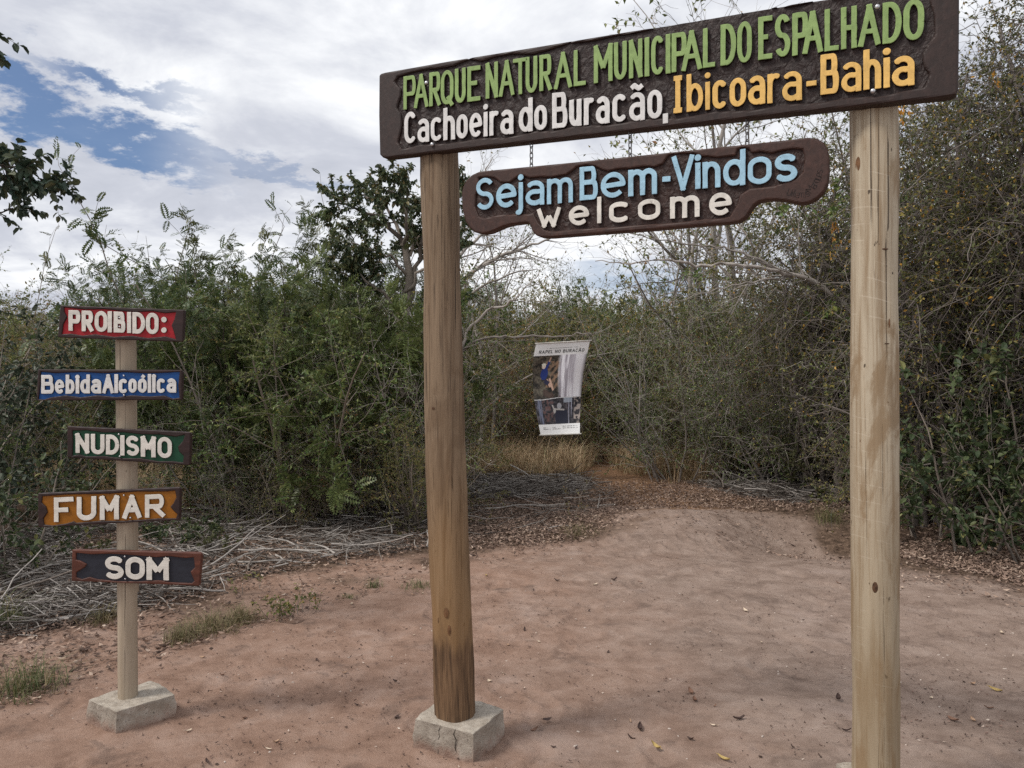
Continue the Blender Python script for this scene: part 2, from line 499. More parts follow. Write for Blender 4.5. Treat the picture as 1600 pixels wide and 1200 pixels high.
def post_wood(name, pale, mid, dark, scratches=0.0, stain=0.5, bottom=0.0, warm_c=(0.30, 0.18, 0.085), warm_k=0.0, blotch=0.3, fibre=0.62):
    m, nt, bs, out, tc = mat(name)
    v = tc.outputs['Object']
    grain = nt.noise(nt.mapping(v, (34, 34, 1.3)), 1.0, 7, 0.65, 0.4)
    c = nt.ramp(grain, [(0.28, mid), (0.5, pale), (0.75, tuple(min(1, x * 1.13) for x in pale))])
    fib = nt.noise(nt.mapping(v, (120, 120, 2.5), loc=(4, 4, 1)), 1.0, 6, 0.7)
    c = nt.mix(nt.math('MULTIPLY', nt.remap(fib, .46, .66), fibre), c, dark if not scratches else mid)
    patch = nt.remap(nt.noise(nt.mapping(v, (8, 8, 1.0), loc=(3, 1, 5)), 1.0, 5, 0.6, 0.5), 0.52, 0.68)
    c = nt.mix(nt.math('MULTIPLY', patch, stain), c, mid)
    streak_ = nt.remap(nt.noise(nt.mapping(v, (46, 46, 3.4), loc=(1, 8, 2)), 1.0, 4, 0.6), 0.64, 0.72)
    c = nt.mix(nt.math('MULTIPLY', streak_, 0.75), c, dark)
    crack = nt.remap(nt.noise(nt.mapping(v, (75, 75, 0.9), loc=(5, 2, 9)), 1.0, 3, 0.5), 0.645, 0.665)
    c = nt.mix(nt.math('MULTIPLY', crack, 0.8), c, tuple(x * 0.35 for x in dark))
    spots = nt.remap(nt.noise(nt.mapping(v, (30, 30, 14)), 1.6, 2, 0.5), 0.73, 0.76)
    c = nt.mix(nt.math('MULTIPLY', spots, 0.85), c, tuple(x * 0.3 for x in dark))
    if scratches:
        szz = nt.node('ShaderNodeSeparateXYZ'); nt.link(v, szz.inputs[0])
        zn = nt.math('ADD', nt.math('MULTIPLY', szz.outputs[2], 17.0), nt.math('ADD', nt.math('MULTIPLY', nt.noise(nt.mapping(v, (3, 3, 1.5)), 1.0, 2, 0.5), 1.6), nt.math('MULTIPLY', szz.outputs[0], 4.0)))
        line = nt.remap(nt.math('ABSOLUTE', nt.math('SUBTRACT', nt.math('FRACT', zn), 0.5)), 0.0, 0.05, 1, 0)
        msk = nt.remap(nt.noise(nt.mapping(v, (11, 11, 5), loc=(2, 2, 2)), 1.0, 4, 0.6), 0.47, 0.58)
        c = nt.mix(nt.math('MULTIPLY', nt.math('MULTIPLY', nt.math('MULTIPLY', line, msk), nt.remap(szz.outputs[0], -0.01, 0.05, 1, 0)), scratches), c, (0.68, 0.61, 0.50))
    sz = nt.node('ShaderNodeSeparateXYZ'); nt.link(v, sz.inputs[0])
    warm = nt.remap(nt.math('ADD', sz.outputs[2], nt.math('MULTIPLY', nt.noise(nt.mapping(v, (5, 5, 1.6)), 1.0, 4, 0.6), 0.9)), 0.5, 1.9, 1, 0)
    c = nt.mix(nt.math('MULTIPLY', warm, warm_k), c, nt.mix(0.72, c, warm_c))
    big = nt.remap(nt.noise(nt.mapping(v, (7, 7, 2.6), loc=(9, 4, 2)), 1.0, 6, 0.65, 0.8), .52, .64)
    c = nt.mix(nt.math('MULTIPLY', big, blotch), c, mid)
    if bottom > 0:
        sp = nt.node('ShaderNodeSeparateXYZ'); nt.link(v, sp.inputs[0])
        zz = nt.math('ADD', sp.outputs[2], nt.math('MULTIPLY', nt.math('SUBTRACT', grain, 0.5), 0.25))
        low = nt.remap(zz, bottom - 0.04, bottom + 0.05, 1, 0)
        rot = nt.ramp(nt.noise(nt.mapping(v, (70, 70, 4)), 1.0, 5, 0.6), [(0.35, (0.035, 0.02, 0.012)), (0.55, (0.15, 0.088, 0.048)), (0.7, (0.22, 0.14, 0.08))])
        c = nt.mix(nt.math('MULTIPLY', low, 0.9), c, rot)
    nt.link(c, bs.inputs['Base Color'])
    bs.inputs['Roughness'].default_value = 0.75
    hgt = nt.math('SUBTRACT', nt.math('ADD', nt.math('MULTIPLY', grain, 0.5), nt.math('MULTIPLY', fib, 0.4)), crack)
    nt.link(nt.bump(hgt, 0.5, 0.006), bs.inputs['Normal'])
    return m
M_POST_L = post_wood('weathered_brown_post', (0.215, 0.152, 0.098), (0.112, 0.068, 0.037), (0.030, 0.017, 0.010), 0, 0.65, 0.34, (0.27, 0.152, 0.062), 0.95, 0.45)
M_POST_R = post_wood('pale_peeled_post', (0.43, 0.365, 0.27), (0.235, 0.158, 0.088), (0.085, 0.046, 0.026), 0.28, 0.7, 0, (0.225, 0.160, 0.092), 0.8, 0.8)
M_POST_S = post_wood('thin_pale_post', (0.37, 0.305, 0.23), (0.28, 0.22, 0.155), (0.16, 0.11, 0.07), 0, 0.4, fibre=0.2)
def concrete():
    m, nt, bs, out, tc = mat('rough_concrete')
    v = tc.outputs['Object']
    c = nt.ramp(nt.noise(v, 9, 7, 0.65), [(0.3, (0.19, 0.158, 0.128)), (0.52, (0.31, 0.268, 0.222)), (0.72, (0.44, 0.39, 0.335))])
    sp = nt.node('ShaderNodeSeparateXYZ'); nt.link(v, sp.inputs[0])
    soil = nt.remap(nt.math('ADD', sp.outputs[2], nt.math('MULTIPLY', nt.noise(v, 16, 5, 0.65), 0.16)), 0.08, 0.155, 1, 0)
    c = nt.mix(nt.math('MULTIPLY', soil, 0.75), c, (0.27, 0.165, 0.125))
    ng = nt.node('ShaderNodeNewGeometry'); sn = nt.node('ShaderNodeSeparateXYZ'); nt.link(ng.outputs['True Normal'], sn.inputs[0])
    c = nt.mix(nt.math('MULTIPLY', nt.remap(sn.outputs[2], .75, .95), .6), c, nt.ramp(nt.noise(v, 26, 5, .65), [(.35, (.34, .285, .225)), (.65, (.56, .50, .42))]))  # upward faces paler: weathered cement, plus top-light contrast put into the colour
    pits = nt.remap(nt.noise(v, 120, 3, 0.6), 0.66, 0.72)
    c = nt.mix(nt.math('MULTIPLY', pits, 0.6), c, (0.10, 0.085, 0.07))
    nt.link(c, bs.inputs['Base Color'])
    bs.inputs['Roughness'].default_value = 0.92
    h = nt.math('SUBTRACT', nt.noise(v, 40, 6, 0.7), pits)
    nt.link(nt.bump(h, 0.9, 0.012), bs.inputs['Normal'])
    return m
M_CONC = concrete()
def flatmat(name, base, rough=0.9, var=0.3, scale=30):
    m, nt, bs, out, tc = mat(name)
    c = nt.ramp(nt.noise(tc.outputs['Object'], scale, 4, 0.6), [(0.3, tuple(x * (1 - var) for x in base)), (0.7, tuple(x * (1 + var) for x in base))])
    nt.link(c, bs.inputs['Base Color'])
    bs.inputs['Roughness'].default_value = rough
    return m
M_CRACK = flatmat('dark_crack_line', (0.035, 0.028, 0.022))  # plain dark colour for the thin crack lines

# ------------------------------------------------------------------ carved shapes: a signed distance function becomes an extruded, soft-edged relief
def relief(name, f, box, res, z0, z1, bevel, mats, frame, parent, side_slot=0, back=False, wobble=0.0, seed=0):
    """f(u,v) negative inside; frame(u,v,w)->xyz arrays; z0 back, z1 front"""
    u = np.arange(box[0] - res, box[1] + 2 * res, res); v = np.arange(box[2] - res, box[3] + 2 * res, res)
    U, Vv = np.meshgrid(u, v)
    S = f(U, Vv)
    S = np.where(np.abs(S) < res * 1e-3, res * 1e-3, S)
    nu, nv = len(u), len(v)
    verts = []; sd = []; key = {}
    def corner(i, j):
        k = (i, j)
        if k not in key:
            key[k] = len(verts); verts.append((u[i], v[j])); sd.append(S[j, i])
        return key[k]
    def cut(i0, j0, i1, j1):
        k = (min((i0, j0), (i1, j1)), max((i0, j0), (i1, j1)))
        if k not in key:
            a, b = S[j0, i0], S[j1, i1]
            t = a / (a - b)
            key[k] = len(verts); verts.append((u[i0] + t * (u[i1] - u[i0]), v[j0] + t * (v[j1] - v[j0]))); sd.append(0.0)
        return key[k]
    neg = S < 0
    anyc = neg[:-1, :-1] | neg[:-1, 1:] | neg[1:, :-1] | neg[1:, 1:]
    faces = []
    for j, i in np.argwhere(anyc):
        ring = [(i, j), (i + 1, j), (i + 1, j + 1), (i, j + 1)]
        poly = []
        for q in range(4):
            a = ring[q]; b = ring[(q + 1) % 4]
            na, nb = neg[a[1], a[0]], neg[b[1], b[0]]
            if na: poly.append(corner(*a))
            if na != nb: poly.append(cut(*a, *b))
        if len(poly) >= 3: faces.append(tuple(poly))
    uv = np.array(verts); s = np.array(sd)
    depth = np.clip(-s / max(bevel, 1e-6), 0, 1)
    w = z1 - bevel * 0.8 * (1 - depth) ** 2
    if wobble: w = w + wobble * (fbm(uv[:, 0] * 40, uv[:, 1] * 40, seed, 3) - 0.5)
    n = len(uv)
    ed = {}
    for fa in faces:
        for a, b in zip(fa, fa[1:] + fa[:1]):
            if (b, a) in ed: del ed[(b, a)]
            else: ed[(a, b)] = 1
    bd = list(ed.keys())
    bv = sorted({a for e in bd for a in e}); bi = {a: n + q for q, a in enumerate(bv)}
    front = np.array(frame(uv[:, 0], uv[:, 1], w)).T
    low = np.array(frame(uv[bv, 0], uv[bv, 1], np.full(len(bv), z0))).T
    V = np.vstack([front, low])
    walls = [(b, a, bi[a], bi[b]) for a, b in bd]
    allf = faces + walls
    idx = [0] * len(faces) + [side_slot] * len(walls)
    if back:
        off = len(V)
        V = np.vstack([V, np.array(frame(uv[:, 0], uv[:, 1], np.full(n, z0))).T])
        # the back shares the wall's lower ring
        remap = {a: bi[a] for a in bv}
        bk = [tuple(remap.get(q, off + q) for q in reversed(fa)) for fa in faces]
        allf = allf + bk; idx = idx + [side_slot] * len(bk)
    o = mesh(name, V, [tuple(int(q) for q in fa) for fa in allf], mats, parent, smooth=False, mat_idx=idx)
    o.data.materials  # keep
    return o

# --- stroke letters; centre lines in a unit box, given as poly-lines
def arc(cx, cy, rx, ry, a0, a1, n=14):
    return [(cx + rx * math.cos(R(a0 + (a1 - a0) * i / n)), cy + ry * math.sin(R(a0 + (a1 - a0) * i / n))) for i in range(n + 1)]
def ell(cx, cy, rx, ry, n=26): return arc(cx, cy, rx, ry, 0, 360, n)
def stad(x0, x1, y0, y1, k=0.32):
    r = (x1 - x0) / 2; cxm = (x0 + x1) / 2
    ry = (y1 - y0) * k
    return arc(cxm, y1 - ry, r, ry, 0, 180) + arc(cxm, y0 + ry, r, ry, 180, 360) + [(x1, y1 - ry)]
XH = 0.70
def bowl(x, y0, y1, x1, k=0.5):   # right-hand bowl from a stem
    ry = (y1 - y0) / 2
    xm = x1 - min(x1 - x, ry * 1.0 if k else 0) * 0.62
    return [(x, y1), (xm, y1)] + arc(xm, (y0 + y1) / 2, x1 - xm, ry, 90, -90)[1:-1] + [(xm, y0), (x, y0)]
def sshape(y0, y1):
    h = y1 - y0; q = h / 4
    return arc(0.5, y1 - q, 0.5, q, 25, 180, 10) + arc(0.5, y1 - q, 0.5, q, 180, 262, 6)[1:] + arc(0.5, y0 + q, 0.5, q, 82, 0, 6) + arc(0.5, y0 + q, 0.5, q, 0, -155, 10)[1:]
GL = {
 'P': (0.72, [[(0, 0), (0, 1)], bowl(0, 0.45, 1, 1)]),
 'A': (0.86, [[(0, 0), (0.5, 1)], [(0.5, 1), (1, 0)], [(0.2, 0.33), (0.8, 0.33)]]),
 'R': (0.78, [[(0, 0), (0, 1)], bowl(0, 0.47, 1, 0.95), [(0.42, 0.47), (1, 0)]]),
 'Q': (0.80, [stad(0, 1, 0, 1), [(0.55, 0.2), (1.05, -0.10)]]),
 'U': (0.76, [[(0, 1), (0, 0.28)] + arc(0.5, 0.28, 0.5, 0.28, 180, 360) + [(1, 1)]]),
 'E': (0.62, [[(1, 1), (0, 1)], [(0, 1), (0, 0)], [(0, 0), (1, 0)], [(0, 0.52), (0.85, 0.52)]]),
 'F': (0.66, [[(1, 1), (0, 1)], [(0, 1), (0, 0)], [(0, 0.48), (0.8, 0.48)]]),
 'N': (0.80, [[(0, 0), (0, 1)], [(0, 1), (1, 0)], [(1, 0), (1, 1)]]),
 'T': (0.70, [[(0, 1), (1, 1)], [(0.5, 1), (0.5, 0)]]),
 'L': (0.60, [[(0, 1), (0, 0)], [(0, 0), (1, 0)]]),
 'M': (1.10, [[(0, 0), (0, 1)], [(0, 1), (0.5, 0.36)], [(0.5, 0.36), (1, 1)], [(1, 1), (1, 0)]]),
 'I': (0.20, [[(0.5, 0), (0.5, 1)]]),
 'J': (0.55, [[(1, 1), (1, 0.25)] + arc(0.5, 0.25, 0.5, 0.25, 0, -170)]),
 'i_serif': (0.42, [[(0.5, 0), (0.5, 1)], [(0.05, 1), (0.95, 1)], [(0.05, 0), (0.95, 0)]]),
 'C': (0.72, [arc(0.5, 0.70, 0.5, 0.30, 35, 180) + arc(0.5, 0.30, 0.5, 0.30, 180, 325)]),
 'D': (0.78, [[(0, 0), (0, 1)], [(0, 1), (0.35, 1)] + arc(0.35, 0.5, 0.65, 0.5, 88, -88) + [(0.35, 0), (0, 0)]]),
 'O': (0.78, [stad(0, 1, 0, 1)]),
 'S': (0.72, [sshape(0, 1)]),
 'H': (0.76, [[(0, 0), (0, 1)], [(1, 0), (1, 1)], [(0, 0.5), (1, 0.5)]]),
 'B': (0.76, [[(0, 0), (0, 1)], bowl(0, 0.53, 1, 0.88), bowl(0, 0, 0.53, 1)]),
 'V': (0.84, [[(0, 1), (0.5, 0)], [(0.5, 0), (1, 1)]]),
 'a': (0.66, [arc(0.5, XH - 0.19, 0.5, 0.19, 150, 0, 10) + [(1, 0)], [(1, XH * .57)] + arc(0.5, XH * 0.29, 0.5, XH * 0.29, 70, 300, 14) + [(1, 0.08)]]),
 'c': (0.62, [arc(0.5, XH * .72, 0.5, XH * .28, 35, 180) + arc(0.5, XH * .28, 0.5, XH * .28, 180, 325)]),
 'h': (0.62, [[(0, 0), (0, 1)], [(0, XH - 0.25)] + arc(0.5, XH - 0.25, 0.5, 0.25, 180, 0) + [(1, 0)]]),
 'n': (0.62, [[(0, 0), (0, XH)], [(0, XH - 0.25)] + arc(0.5, XH - 0.25, 0.5, 0.25, 180, 0) + [(1, 0)]]),
 'm': (1.00, [[(0, 0), (0, XH)], [(0, XH - 0.2)] + arc(0.25, XH - 0.2, 0.25, 0.2, 180, 0) + [(0.5, 0)], [(0.5, XH - 0.2)] + arc(0.75, XH - 0.2, 0.25, 0.2, 180, 0) + [(1, 0)]]),
 'o': (0.64, [stad(0, 1, 0, XH)]),
 'e': (0.66, [[(0.02, XH * .47), (1, XH * .53)] + arc(0.5, XH * .5, 0.5, XH * .5, 6, 318, 24)]),
 'i': (0.20, [[(0.5, 0), (0.5, XH)], [(0.5, 0.96), (0.5, 0.97)]]),
 'j': (0.40, [[(0.9, XH), (0.9, -0.1)] + arc(0.45, -0.1, 0.45, 0.14, 0, -120, 8), [(0.9, 0.96), (0.9, 0.97)]]),
 'l': (0.20, [[(0.5, 0), (0.5, 1)]]),
 'r': (0.44, [[(0, 0), (0, XH)], [(0, XH - 0.22)] + arc(0.6, XH - 0.22, 0.6, 0.22, 180, 60, 8)]),
 'd': (0.64, [[(1, 0), (1, 1)], ell(0.5, XH / 2, 0.5, XH / 2)]),
 'b': (0.64, [[(0, 0), (0, 1)], ell(0.5, XH / 2, 0.5, XH / 2)]),
 'u': (0.62, [[(0, XH), (0, 0.25)] + arc(0.5, 0.25, 0.5, 0.25, 180, 360), [(1, XH), (1, 0)]]),
 's': (0.60, [sshape(0, XH)]),
 'w': (0.95, [[(0, XH), (0.26, 0)], [(0.26, 0), (0.5, XH * .62)], [(0.5, XH * .62), (0.74, 0)], [(0.74, 0), (1, XH)]]),
 'q': (0.64, [[(1, XH), (1, -0.3)], ell(0.5, XH / 2, 0.5, XH / 2)]),
 't': (0.40, [[(0.5, 1), (0.5, 0)], [(0, XH), (1, XH)]]),
 '-': (0.40, [[(0, 0.36), (1, 0.36)]]),
 ',': (0.24, [[(0.7, 0.06), (0.3, -0.20)]]),
 ':': (0.22, [[(0.5, 0.14), (0.5, 0.15)], [(0.5, 0.75), (0.5, 0.76)]]),
}
GL['\u00e3'] = (0.66, GL['a'][1] + [[(0.0, 0.90), (0.28, 0.98), (0.66, 0.88), (1.0, 0.97)]])
GL['\u00f3'] = (0.64, GL['o'][1] + [[(0.45, 0.86), (0.85, 1.04)]])
GL['\u00c3'] = (0.86, GL['A'][1] + [[(0.2, 1.2), (0.4, 1.26), (0.62, 1.18), (0.8, 1.24)]])

DOTTY = {'i': [1], 'j': [1], ':': [0, 1]}
def stroke_sdf(lines, t):
    """distance to flat-ended strokes of half width t (lines in metres)"""
    def f(x, y):
        d = np.full(x.shape, 1e9)
        for ln, dot in lines:
            closed = math.dist(ln[0], ln[-1]) < 1e-6
            for q in range(len(ln) - 1):
                (ax, ay), (bx, by) = ln[q], ln[q + 1]
                ex, ey = bx - ax, by - ay
                L = math.hypot(ex, ey)
                if L < 1e-7: continue
                ex /= L; ey /= L
                s = (x - ax) * ex + (y - ay) * ey
                p = np.abs(-(x - ax) * ey + (y - ay) * ex) - t
                o = np.maximum(-s, s - L)
                o = np.maximum(o, p)
                d = np.minimum(d, o)
                if dot: d = np.minimum(d, np.hypot(x - ax, y - ay) - t * 1.25)
                if q > 0 or closed: d = np.minimum(d, np.hypot(x - ax, y - ay) - t)
        return d
    return f

def letter_lines(ch, u0, u1, v0, cap, t, cap_mode):
    """centre lines scaled into the box; v0 base line, cap letter height"""
    w, st = GL[ch]
    out = []
    for k, ln in enumerate(st):
        pts = []
        for (x, y) in ln:
            if u1 - u0 > 2 * t: X = u0 + t + x * (u1 - u0 - 2 * t)
            else: X = (u0 + u1) / 2
            Y = v0 + t + y * (cap - 2 * t) if y >= 0 else v0 + t + y * cap
            pts.append((X, Y))
        # let a free straight end on the base line or cap line run out to the full height
        for e, nb in ((0, 1), (-1, -2)):
            ux, uy = ln[e]
            dx, dy = pts[e][0] - pts[nb][0], pts[e][1] - pts[nb][1]
            L = math.hypot(dx, dy)
            if L < 1e-6: continue
            if abs(dy) / L > 0.5 and (uy in (0, 1) or (uy == XH and abs(ln[nb][0] - ux) < 0.3) or (uy == XH and ch == 'w')):
                pts[e] = (pts[e][0] + dx / L * t, pts[e][1] + dy / L * t)
            elif abs(dy) / L < 0.2 and ux in (0, 1) and len(ln) == 2:
                pts[e] = (pts[e][0] + dx / L * t * 0.98, pts[e][1])
        out.append((pts, ch in DOTTY and k in DOTTY[ch]))
    return out

def write(parent, frame, px2uv, words, z0, z1, material, t, res=0.0017, gapf=0.16):
    """words: (text, xl, xr, base_l, top_l, base_r, top_r) in photograph pixels, set out on the board's own plane"""
    rs = np.random.default_rng(len(words[0][0]) * 7 + 3)
    for wd in words:
        text, xl, xr, bl, tl, br, tr = wd[:7]
        boxes = wd[7] if len(wd) > 7 else None
        ul, vbl = px2uv(xl, bl); ur, vbr = px2uv(xr, br)
        _, vtl = px2uv(xl, tl); _, vtr = px2uv(xr, tr)
        chs = [c for c in text]
        if boxes is None:
            ws = [GL[c][0] + 0.0 for c in chs]
            gapw = gapf
            tot = sum(ws) + gapw * (len(ws) - 1)
            k = (ur - ul) / tot
            pos = []; a = ul
            for w_ in ws:
                pos.append((a, a + w_ * k)); a += (w_ + gapw) * k
        else:
            pos = [(px2uv(a, bl)[0], px2uv(b, bl)[0]) for a, b in boxes]
        for c, (a, b) in zip(chs, pos):
            fr = ((a + b) / 2 - ul) / (ur - ul)
            vb = vbl + (vbr - vbl) * fr; vt = vtl + (vtr - vtl) * fr
            sl = (vbr - vbl) / (ur - ul)
            vb += rs.uniform(-1, 1) * 0.0012
            tt = t * rs.uniform(0.94, 1.06)
            lines = letter_lines('i_serif' if c == 'I' and wd[-1] == 'serif' else c, a, b, vb, vt - vb, tt, None)
            um = (a + b) / 2
            lines = [([(x, y + (x - um) * sl) for x, y in ln], dot) for ln, dot in lines]
            allp = np.array([q for ln, _ in lines for q in ln])
            box = (allp[:, 0].min() - 2 * tt, allp[:, 0].max() + 2 * tt, allp[:, 1].min() - 2 * tt, allp[:, 1].max() + 2 * tt)
            sdf = stroke_sdf(lines, tt)
            sd = int(rs.integers(1e6))
            wv = lambda x, y, s=sdf, q=sd: s(x, y) + 0.0016 * (fbm(x * 45, y * 45, q, 2) - 0.5)
            relief('letter', wv, box, res, z0, z1, 0.0014, [material, M_SIDE], frame, parent, side_slot=1)

def plane_frame(A, B, root_loc):
    """vertical plane through plan points A (left) and B (right); u along it, v up, w out of it towards the viewer"""
    A = np.array(A, float); B = np.array(B, float)
    L = np.linalg.norm(B - A); e = (B - A) / L
    nrm = np.array([e[1], -e[0]])
    loc = np.array(root_loc)
    def frame(u, v, w):
        return [A[0] + e[0] * u + nrm[0] * w - loc[0], A[1] + e[1] * u + nrm[1] * w - loc[1], v - loc[2]]
    def px2uv(px, py):
        k = (px - 800) / F
        # point (k*Z, Z) on the line A + e u
        # k*(A1 + e1 u) = A0 + e0 u
        u = (k * A[1] - A[0]) / (e[0] - k * e[1])
        Z = A[1] + e[1] * u
        return u, EYE + (600 - py) / F * Z
    return frame, px2uv, e, nrm

def densify(pts, step, amp=0.0, seed=1):
    out = []
    n = len(pts)
    for i in range(n):
        a = np.array(pts[i]); b = np.array(pts[(i + 1) % n])
        L = np.linalg.norm(b - a); k = max(1, int(L / step))
        for q in range(k): out.append(a + (b - a) * q / k)
    out = np.array(out)
    if amp:
        rs = np.random.default_rng(seed)
        ph = rs.uniform(0, 6, 8)
        s = np.arange(len(out)) * step
        d = sum(np.sin(s * fq + ph[i]) * am for i, (fq, am) in enumerate(((30, 1), (67, .6), (131, .35))))
        out = out + amp * np.stack([np.cos(s * 90 + 1), np.ones(len(out))], 1) * d[:, None] * 0.6
    return [tuple(q) for q in out]

def bolt(parent, frame, u, v, w, r=0.008):
    V = []; Fc = []
    n, k = 12, 5
    for j in range(k):
        a = j / (k - 1) * math.pi / 2
        for i in range(n):
            t = i / n * 2 * math.pi
            V.append((u + r * math.cos(a) * math.cos(t), v + r * math.cos(a) * math.sin(t), w + 0.0015 + r * 0.7 * math.sin(a)))
    V = np.array(V)
    # washer rim
    W = np.array([(u + r * 1.02 * math.cos(i / n * 2 * math.pi), v + r * 1.02 * math.sin(i / n * 2 * math.pi), w - 0.004) for i in range(n)])
    V = np.vstack([W, V])
    for j in range(k):
        for i in range(n):
            Fc.append((j * n + i, j * n + (i + 1) % n, (j + 1) * n + (i + 1) % n, (j + 1) * n + i))
    Q = np.array(frame(V[:, 0], V[:, 1], V[:, 2])).T
    return mesh('bolt', Q, np.array(Fc), M_BOLT, parent)

# ------------------------------------------------------------------ tubes
def tube_mesh(lines, sides=5):
    """lines: list of (pts (k,3), radii (k)) -> V, quads (tapered tubes, closed by a point-like tip)"""
    VV = []; FF = []; off = 0
    ang = np.arange(sides) / sides * 2 * np.pi
    ca, sa = np.cos(ang), np.sin(ang)
    for pts, rad in lines:
        pts = np.asarray(pts, float); rad = np.asarray(rad, float)
        k = len(pts)
        d = np.empty_like(pts)
        d[1:-1] = pts[2:] - pts[:-2]; d[0] = pts[1] - pts[0]; d[-1] = pts[-1] - pts[-2]
        d /= (np.linalg.norm(d, axis=1, keepdims=True) + 1e-12)
        ref = np.array([0.31, 0.17, 0.93]) if abs(d[0, 2]) < 0.8 else np.array([0.95, 0.21, 0.12])
        a = np.cross(d, ref); a /= (np.linalg.norm(a, axis=1, keepdims=True) + 1e-12)
        b = np.cross(d, a)
        ring = pts[:, None, :] + rad[:, None, None] * (a[:, None, :] * ca[None, :, None] + b[:, None, :] * sa[None, :, None])
        VV.append(ring.reshape(-1, 3))
        i = np.arange(k * sides).reshape(k, sides) + off
        j = np.roll(i, -1, axis=1)
        FF.append(np.stack([i[:-1], j[:-1], j[1:], i[1:]], -1).reshape(-1, 4))
        off += k * sides
    return np.vstack(VV), np.vstack(FF)

def add_caps(V, Fq, sides, starts_ends):
    return V, Fq

def pole(name, bottom, top, r0, r1, material, parent, sides=36, rings=70, rough=0.004, seed=1, cap=True, bow=0.0):
    b = np.array(bottom, float); t = np.array(top, float)
    V = []
    for j in range(rings):
        s = j / (rings - 1)
        c = b + (t - b) * s + np.array([bow * math.sin(math.pi * s), 0, 0])
        r = r0 + (r1 - r0) * s
        a = np.arange(sides) / sides * 2 * np.pi
        n = (fbm(np.cos(a) * 1.3 + 5, np.sin(a) * 1.3 + s * 7, seed, 3) - 0.5) * rough * 2 + (fbm(np.cos(a) * 6, np.sin(a) * 6 + s * 3, seed + 9, 2) - 0.5) * rough * 0.7
        rr = r + n
        V += [(c[0] + rr[i] * math.cos(a[i]), c[1] + rr[i] * math.sin(a[i]), c[2]) for i in range(sides)]
    i = np.arange(rings * sides).reshape(rings, sides); j = np.roll(i, -1, axis=1)
    Fq = np.stack([i[:-1], j[:-1], j[1:], i[1:]], -1).reshape(-1, 4).tolist()
    if cap:
        Fq.append(list(range((rings - 1) * sides, rings * sides)))
    return mesh(name, np.array(V), [tuple(q) for q in Fq], material, parent, smooth=True)

def knots(material_dark, parent, at, r, spots):
    pass

def footing(name, label, corners, z0, z1, seed, cracks=(), group=None):
    """concrete block from four plan corners (counter-clockwise), with worn, slightly uneven edges"""
    c = np.array(corners, float)
    ctr = c.mean(0)
    root_loc = (ctr[0], ctr[1], z0)
    N = 22
    V = []; Fc = []
    def P4(a, b):   # bilinear over the block's plan
        return (c[0] * (1 - a) * (1 - b) + c[1] * a * (1 - b) + c[2] * a * b + c[3] * (1 - a) * b)
    # rounded box: levels
    rs = np.random.default_rng(seed)
    loop = []
    for q in range(4):
        for k in range(N):
            s = k / N
            loop.append(((s, 0), (1, s), (1 - s, 1), (0, 1 - s))[q])
    levels = [(-0.10, 1.02), (0.0, 1.0), (0.2, 1.0), (0.4, 1.0), (0.6, 0.998), (0.8, 0.996), (0.93, 0.994), (0.985, 0.988), (1.0, 0.968)]
    for z, sc in levels:
        for a, b in loop:
            # round the plan corners a little
            aa, bb = a - 0.5, b - 0.5
            m = max(abs(aa), abs(bb)); n_ = min(abs(aa), abs(bb))
            k = 1 - 0.012 * max(0, (n_ - 0.44) / 0.06)
            p = P4(0.5 + aa * k * sc, 0.5 + bb * k * sc)
            w = (fbm(np.array([p[0] * 14]), np.array([p[1] * 14 + z * 3]), seed, 4)[0] - 0.5) * 0.026
            d = (p - ctr) / np.linalg.norm(p - ctr)
            V.append((p[0] + d[0] * w - ctr[0], p[1] + d[1] * w - ctr[1], (z1 - z0) * z + (w * 0.5 if z > 0.9 else 0)))
    n = len(loop)
    for j in range(len(levels) - 1):
        for i in range(n):
            Fc.append((j * n + i, j * n + (i + 1) % n, (j + 1) * n + (i + 1) % n, (j + 1) * n + i))
    top = (len(levels) - 1) * n
    V.append((0, 0, z1 - z0)); ci = len(V) - 1
    rings = [top]
    for sc in (0.75, 0.4):
        base = len(V)
        for i in range(n):
            x, y, z = V[top + i]
            V.append((x * sc, y * sc, z1 - z0 + (fbm(np.array([x * 9]), np.array([y * 9]), seed + 4, 2)[0] - .5) * 0.008))
        for i in range(n):
            Fc.append((rings[-1] + i, rings[-1] + (i + 1) % n, base + (i + 1) % n, base + i))
        rings.append(base)
    for i in range(n):
        Fc.append((rings[-1] + i, rings[-1] + (i + 1) % n, ci))
    t = thing(name, label, 'footing', root_loc, 0, group)
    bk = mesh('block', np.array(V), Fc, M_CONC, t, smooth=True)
    bk.data.set_sharp_from_angle(angle=R(32))
    for pts in cracks:
        rr = np.full(len(pts), 0.0016); rr[0] = rr[-1] = 0.0007
        W, Q = tube_mesh([(np.array(pts) - np.array(root_loc), rr)], 4)
        mesh('crack', W, Q, M_CRACK, t)
    return t

# ================================================================== THE GATE SIGN
# plan line of the big board's face
BL = np.array([(592 - 800) / F * 3.40, 3.40]); BR = np.array([(1498 - 800) / F * 2.41, 2.41])

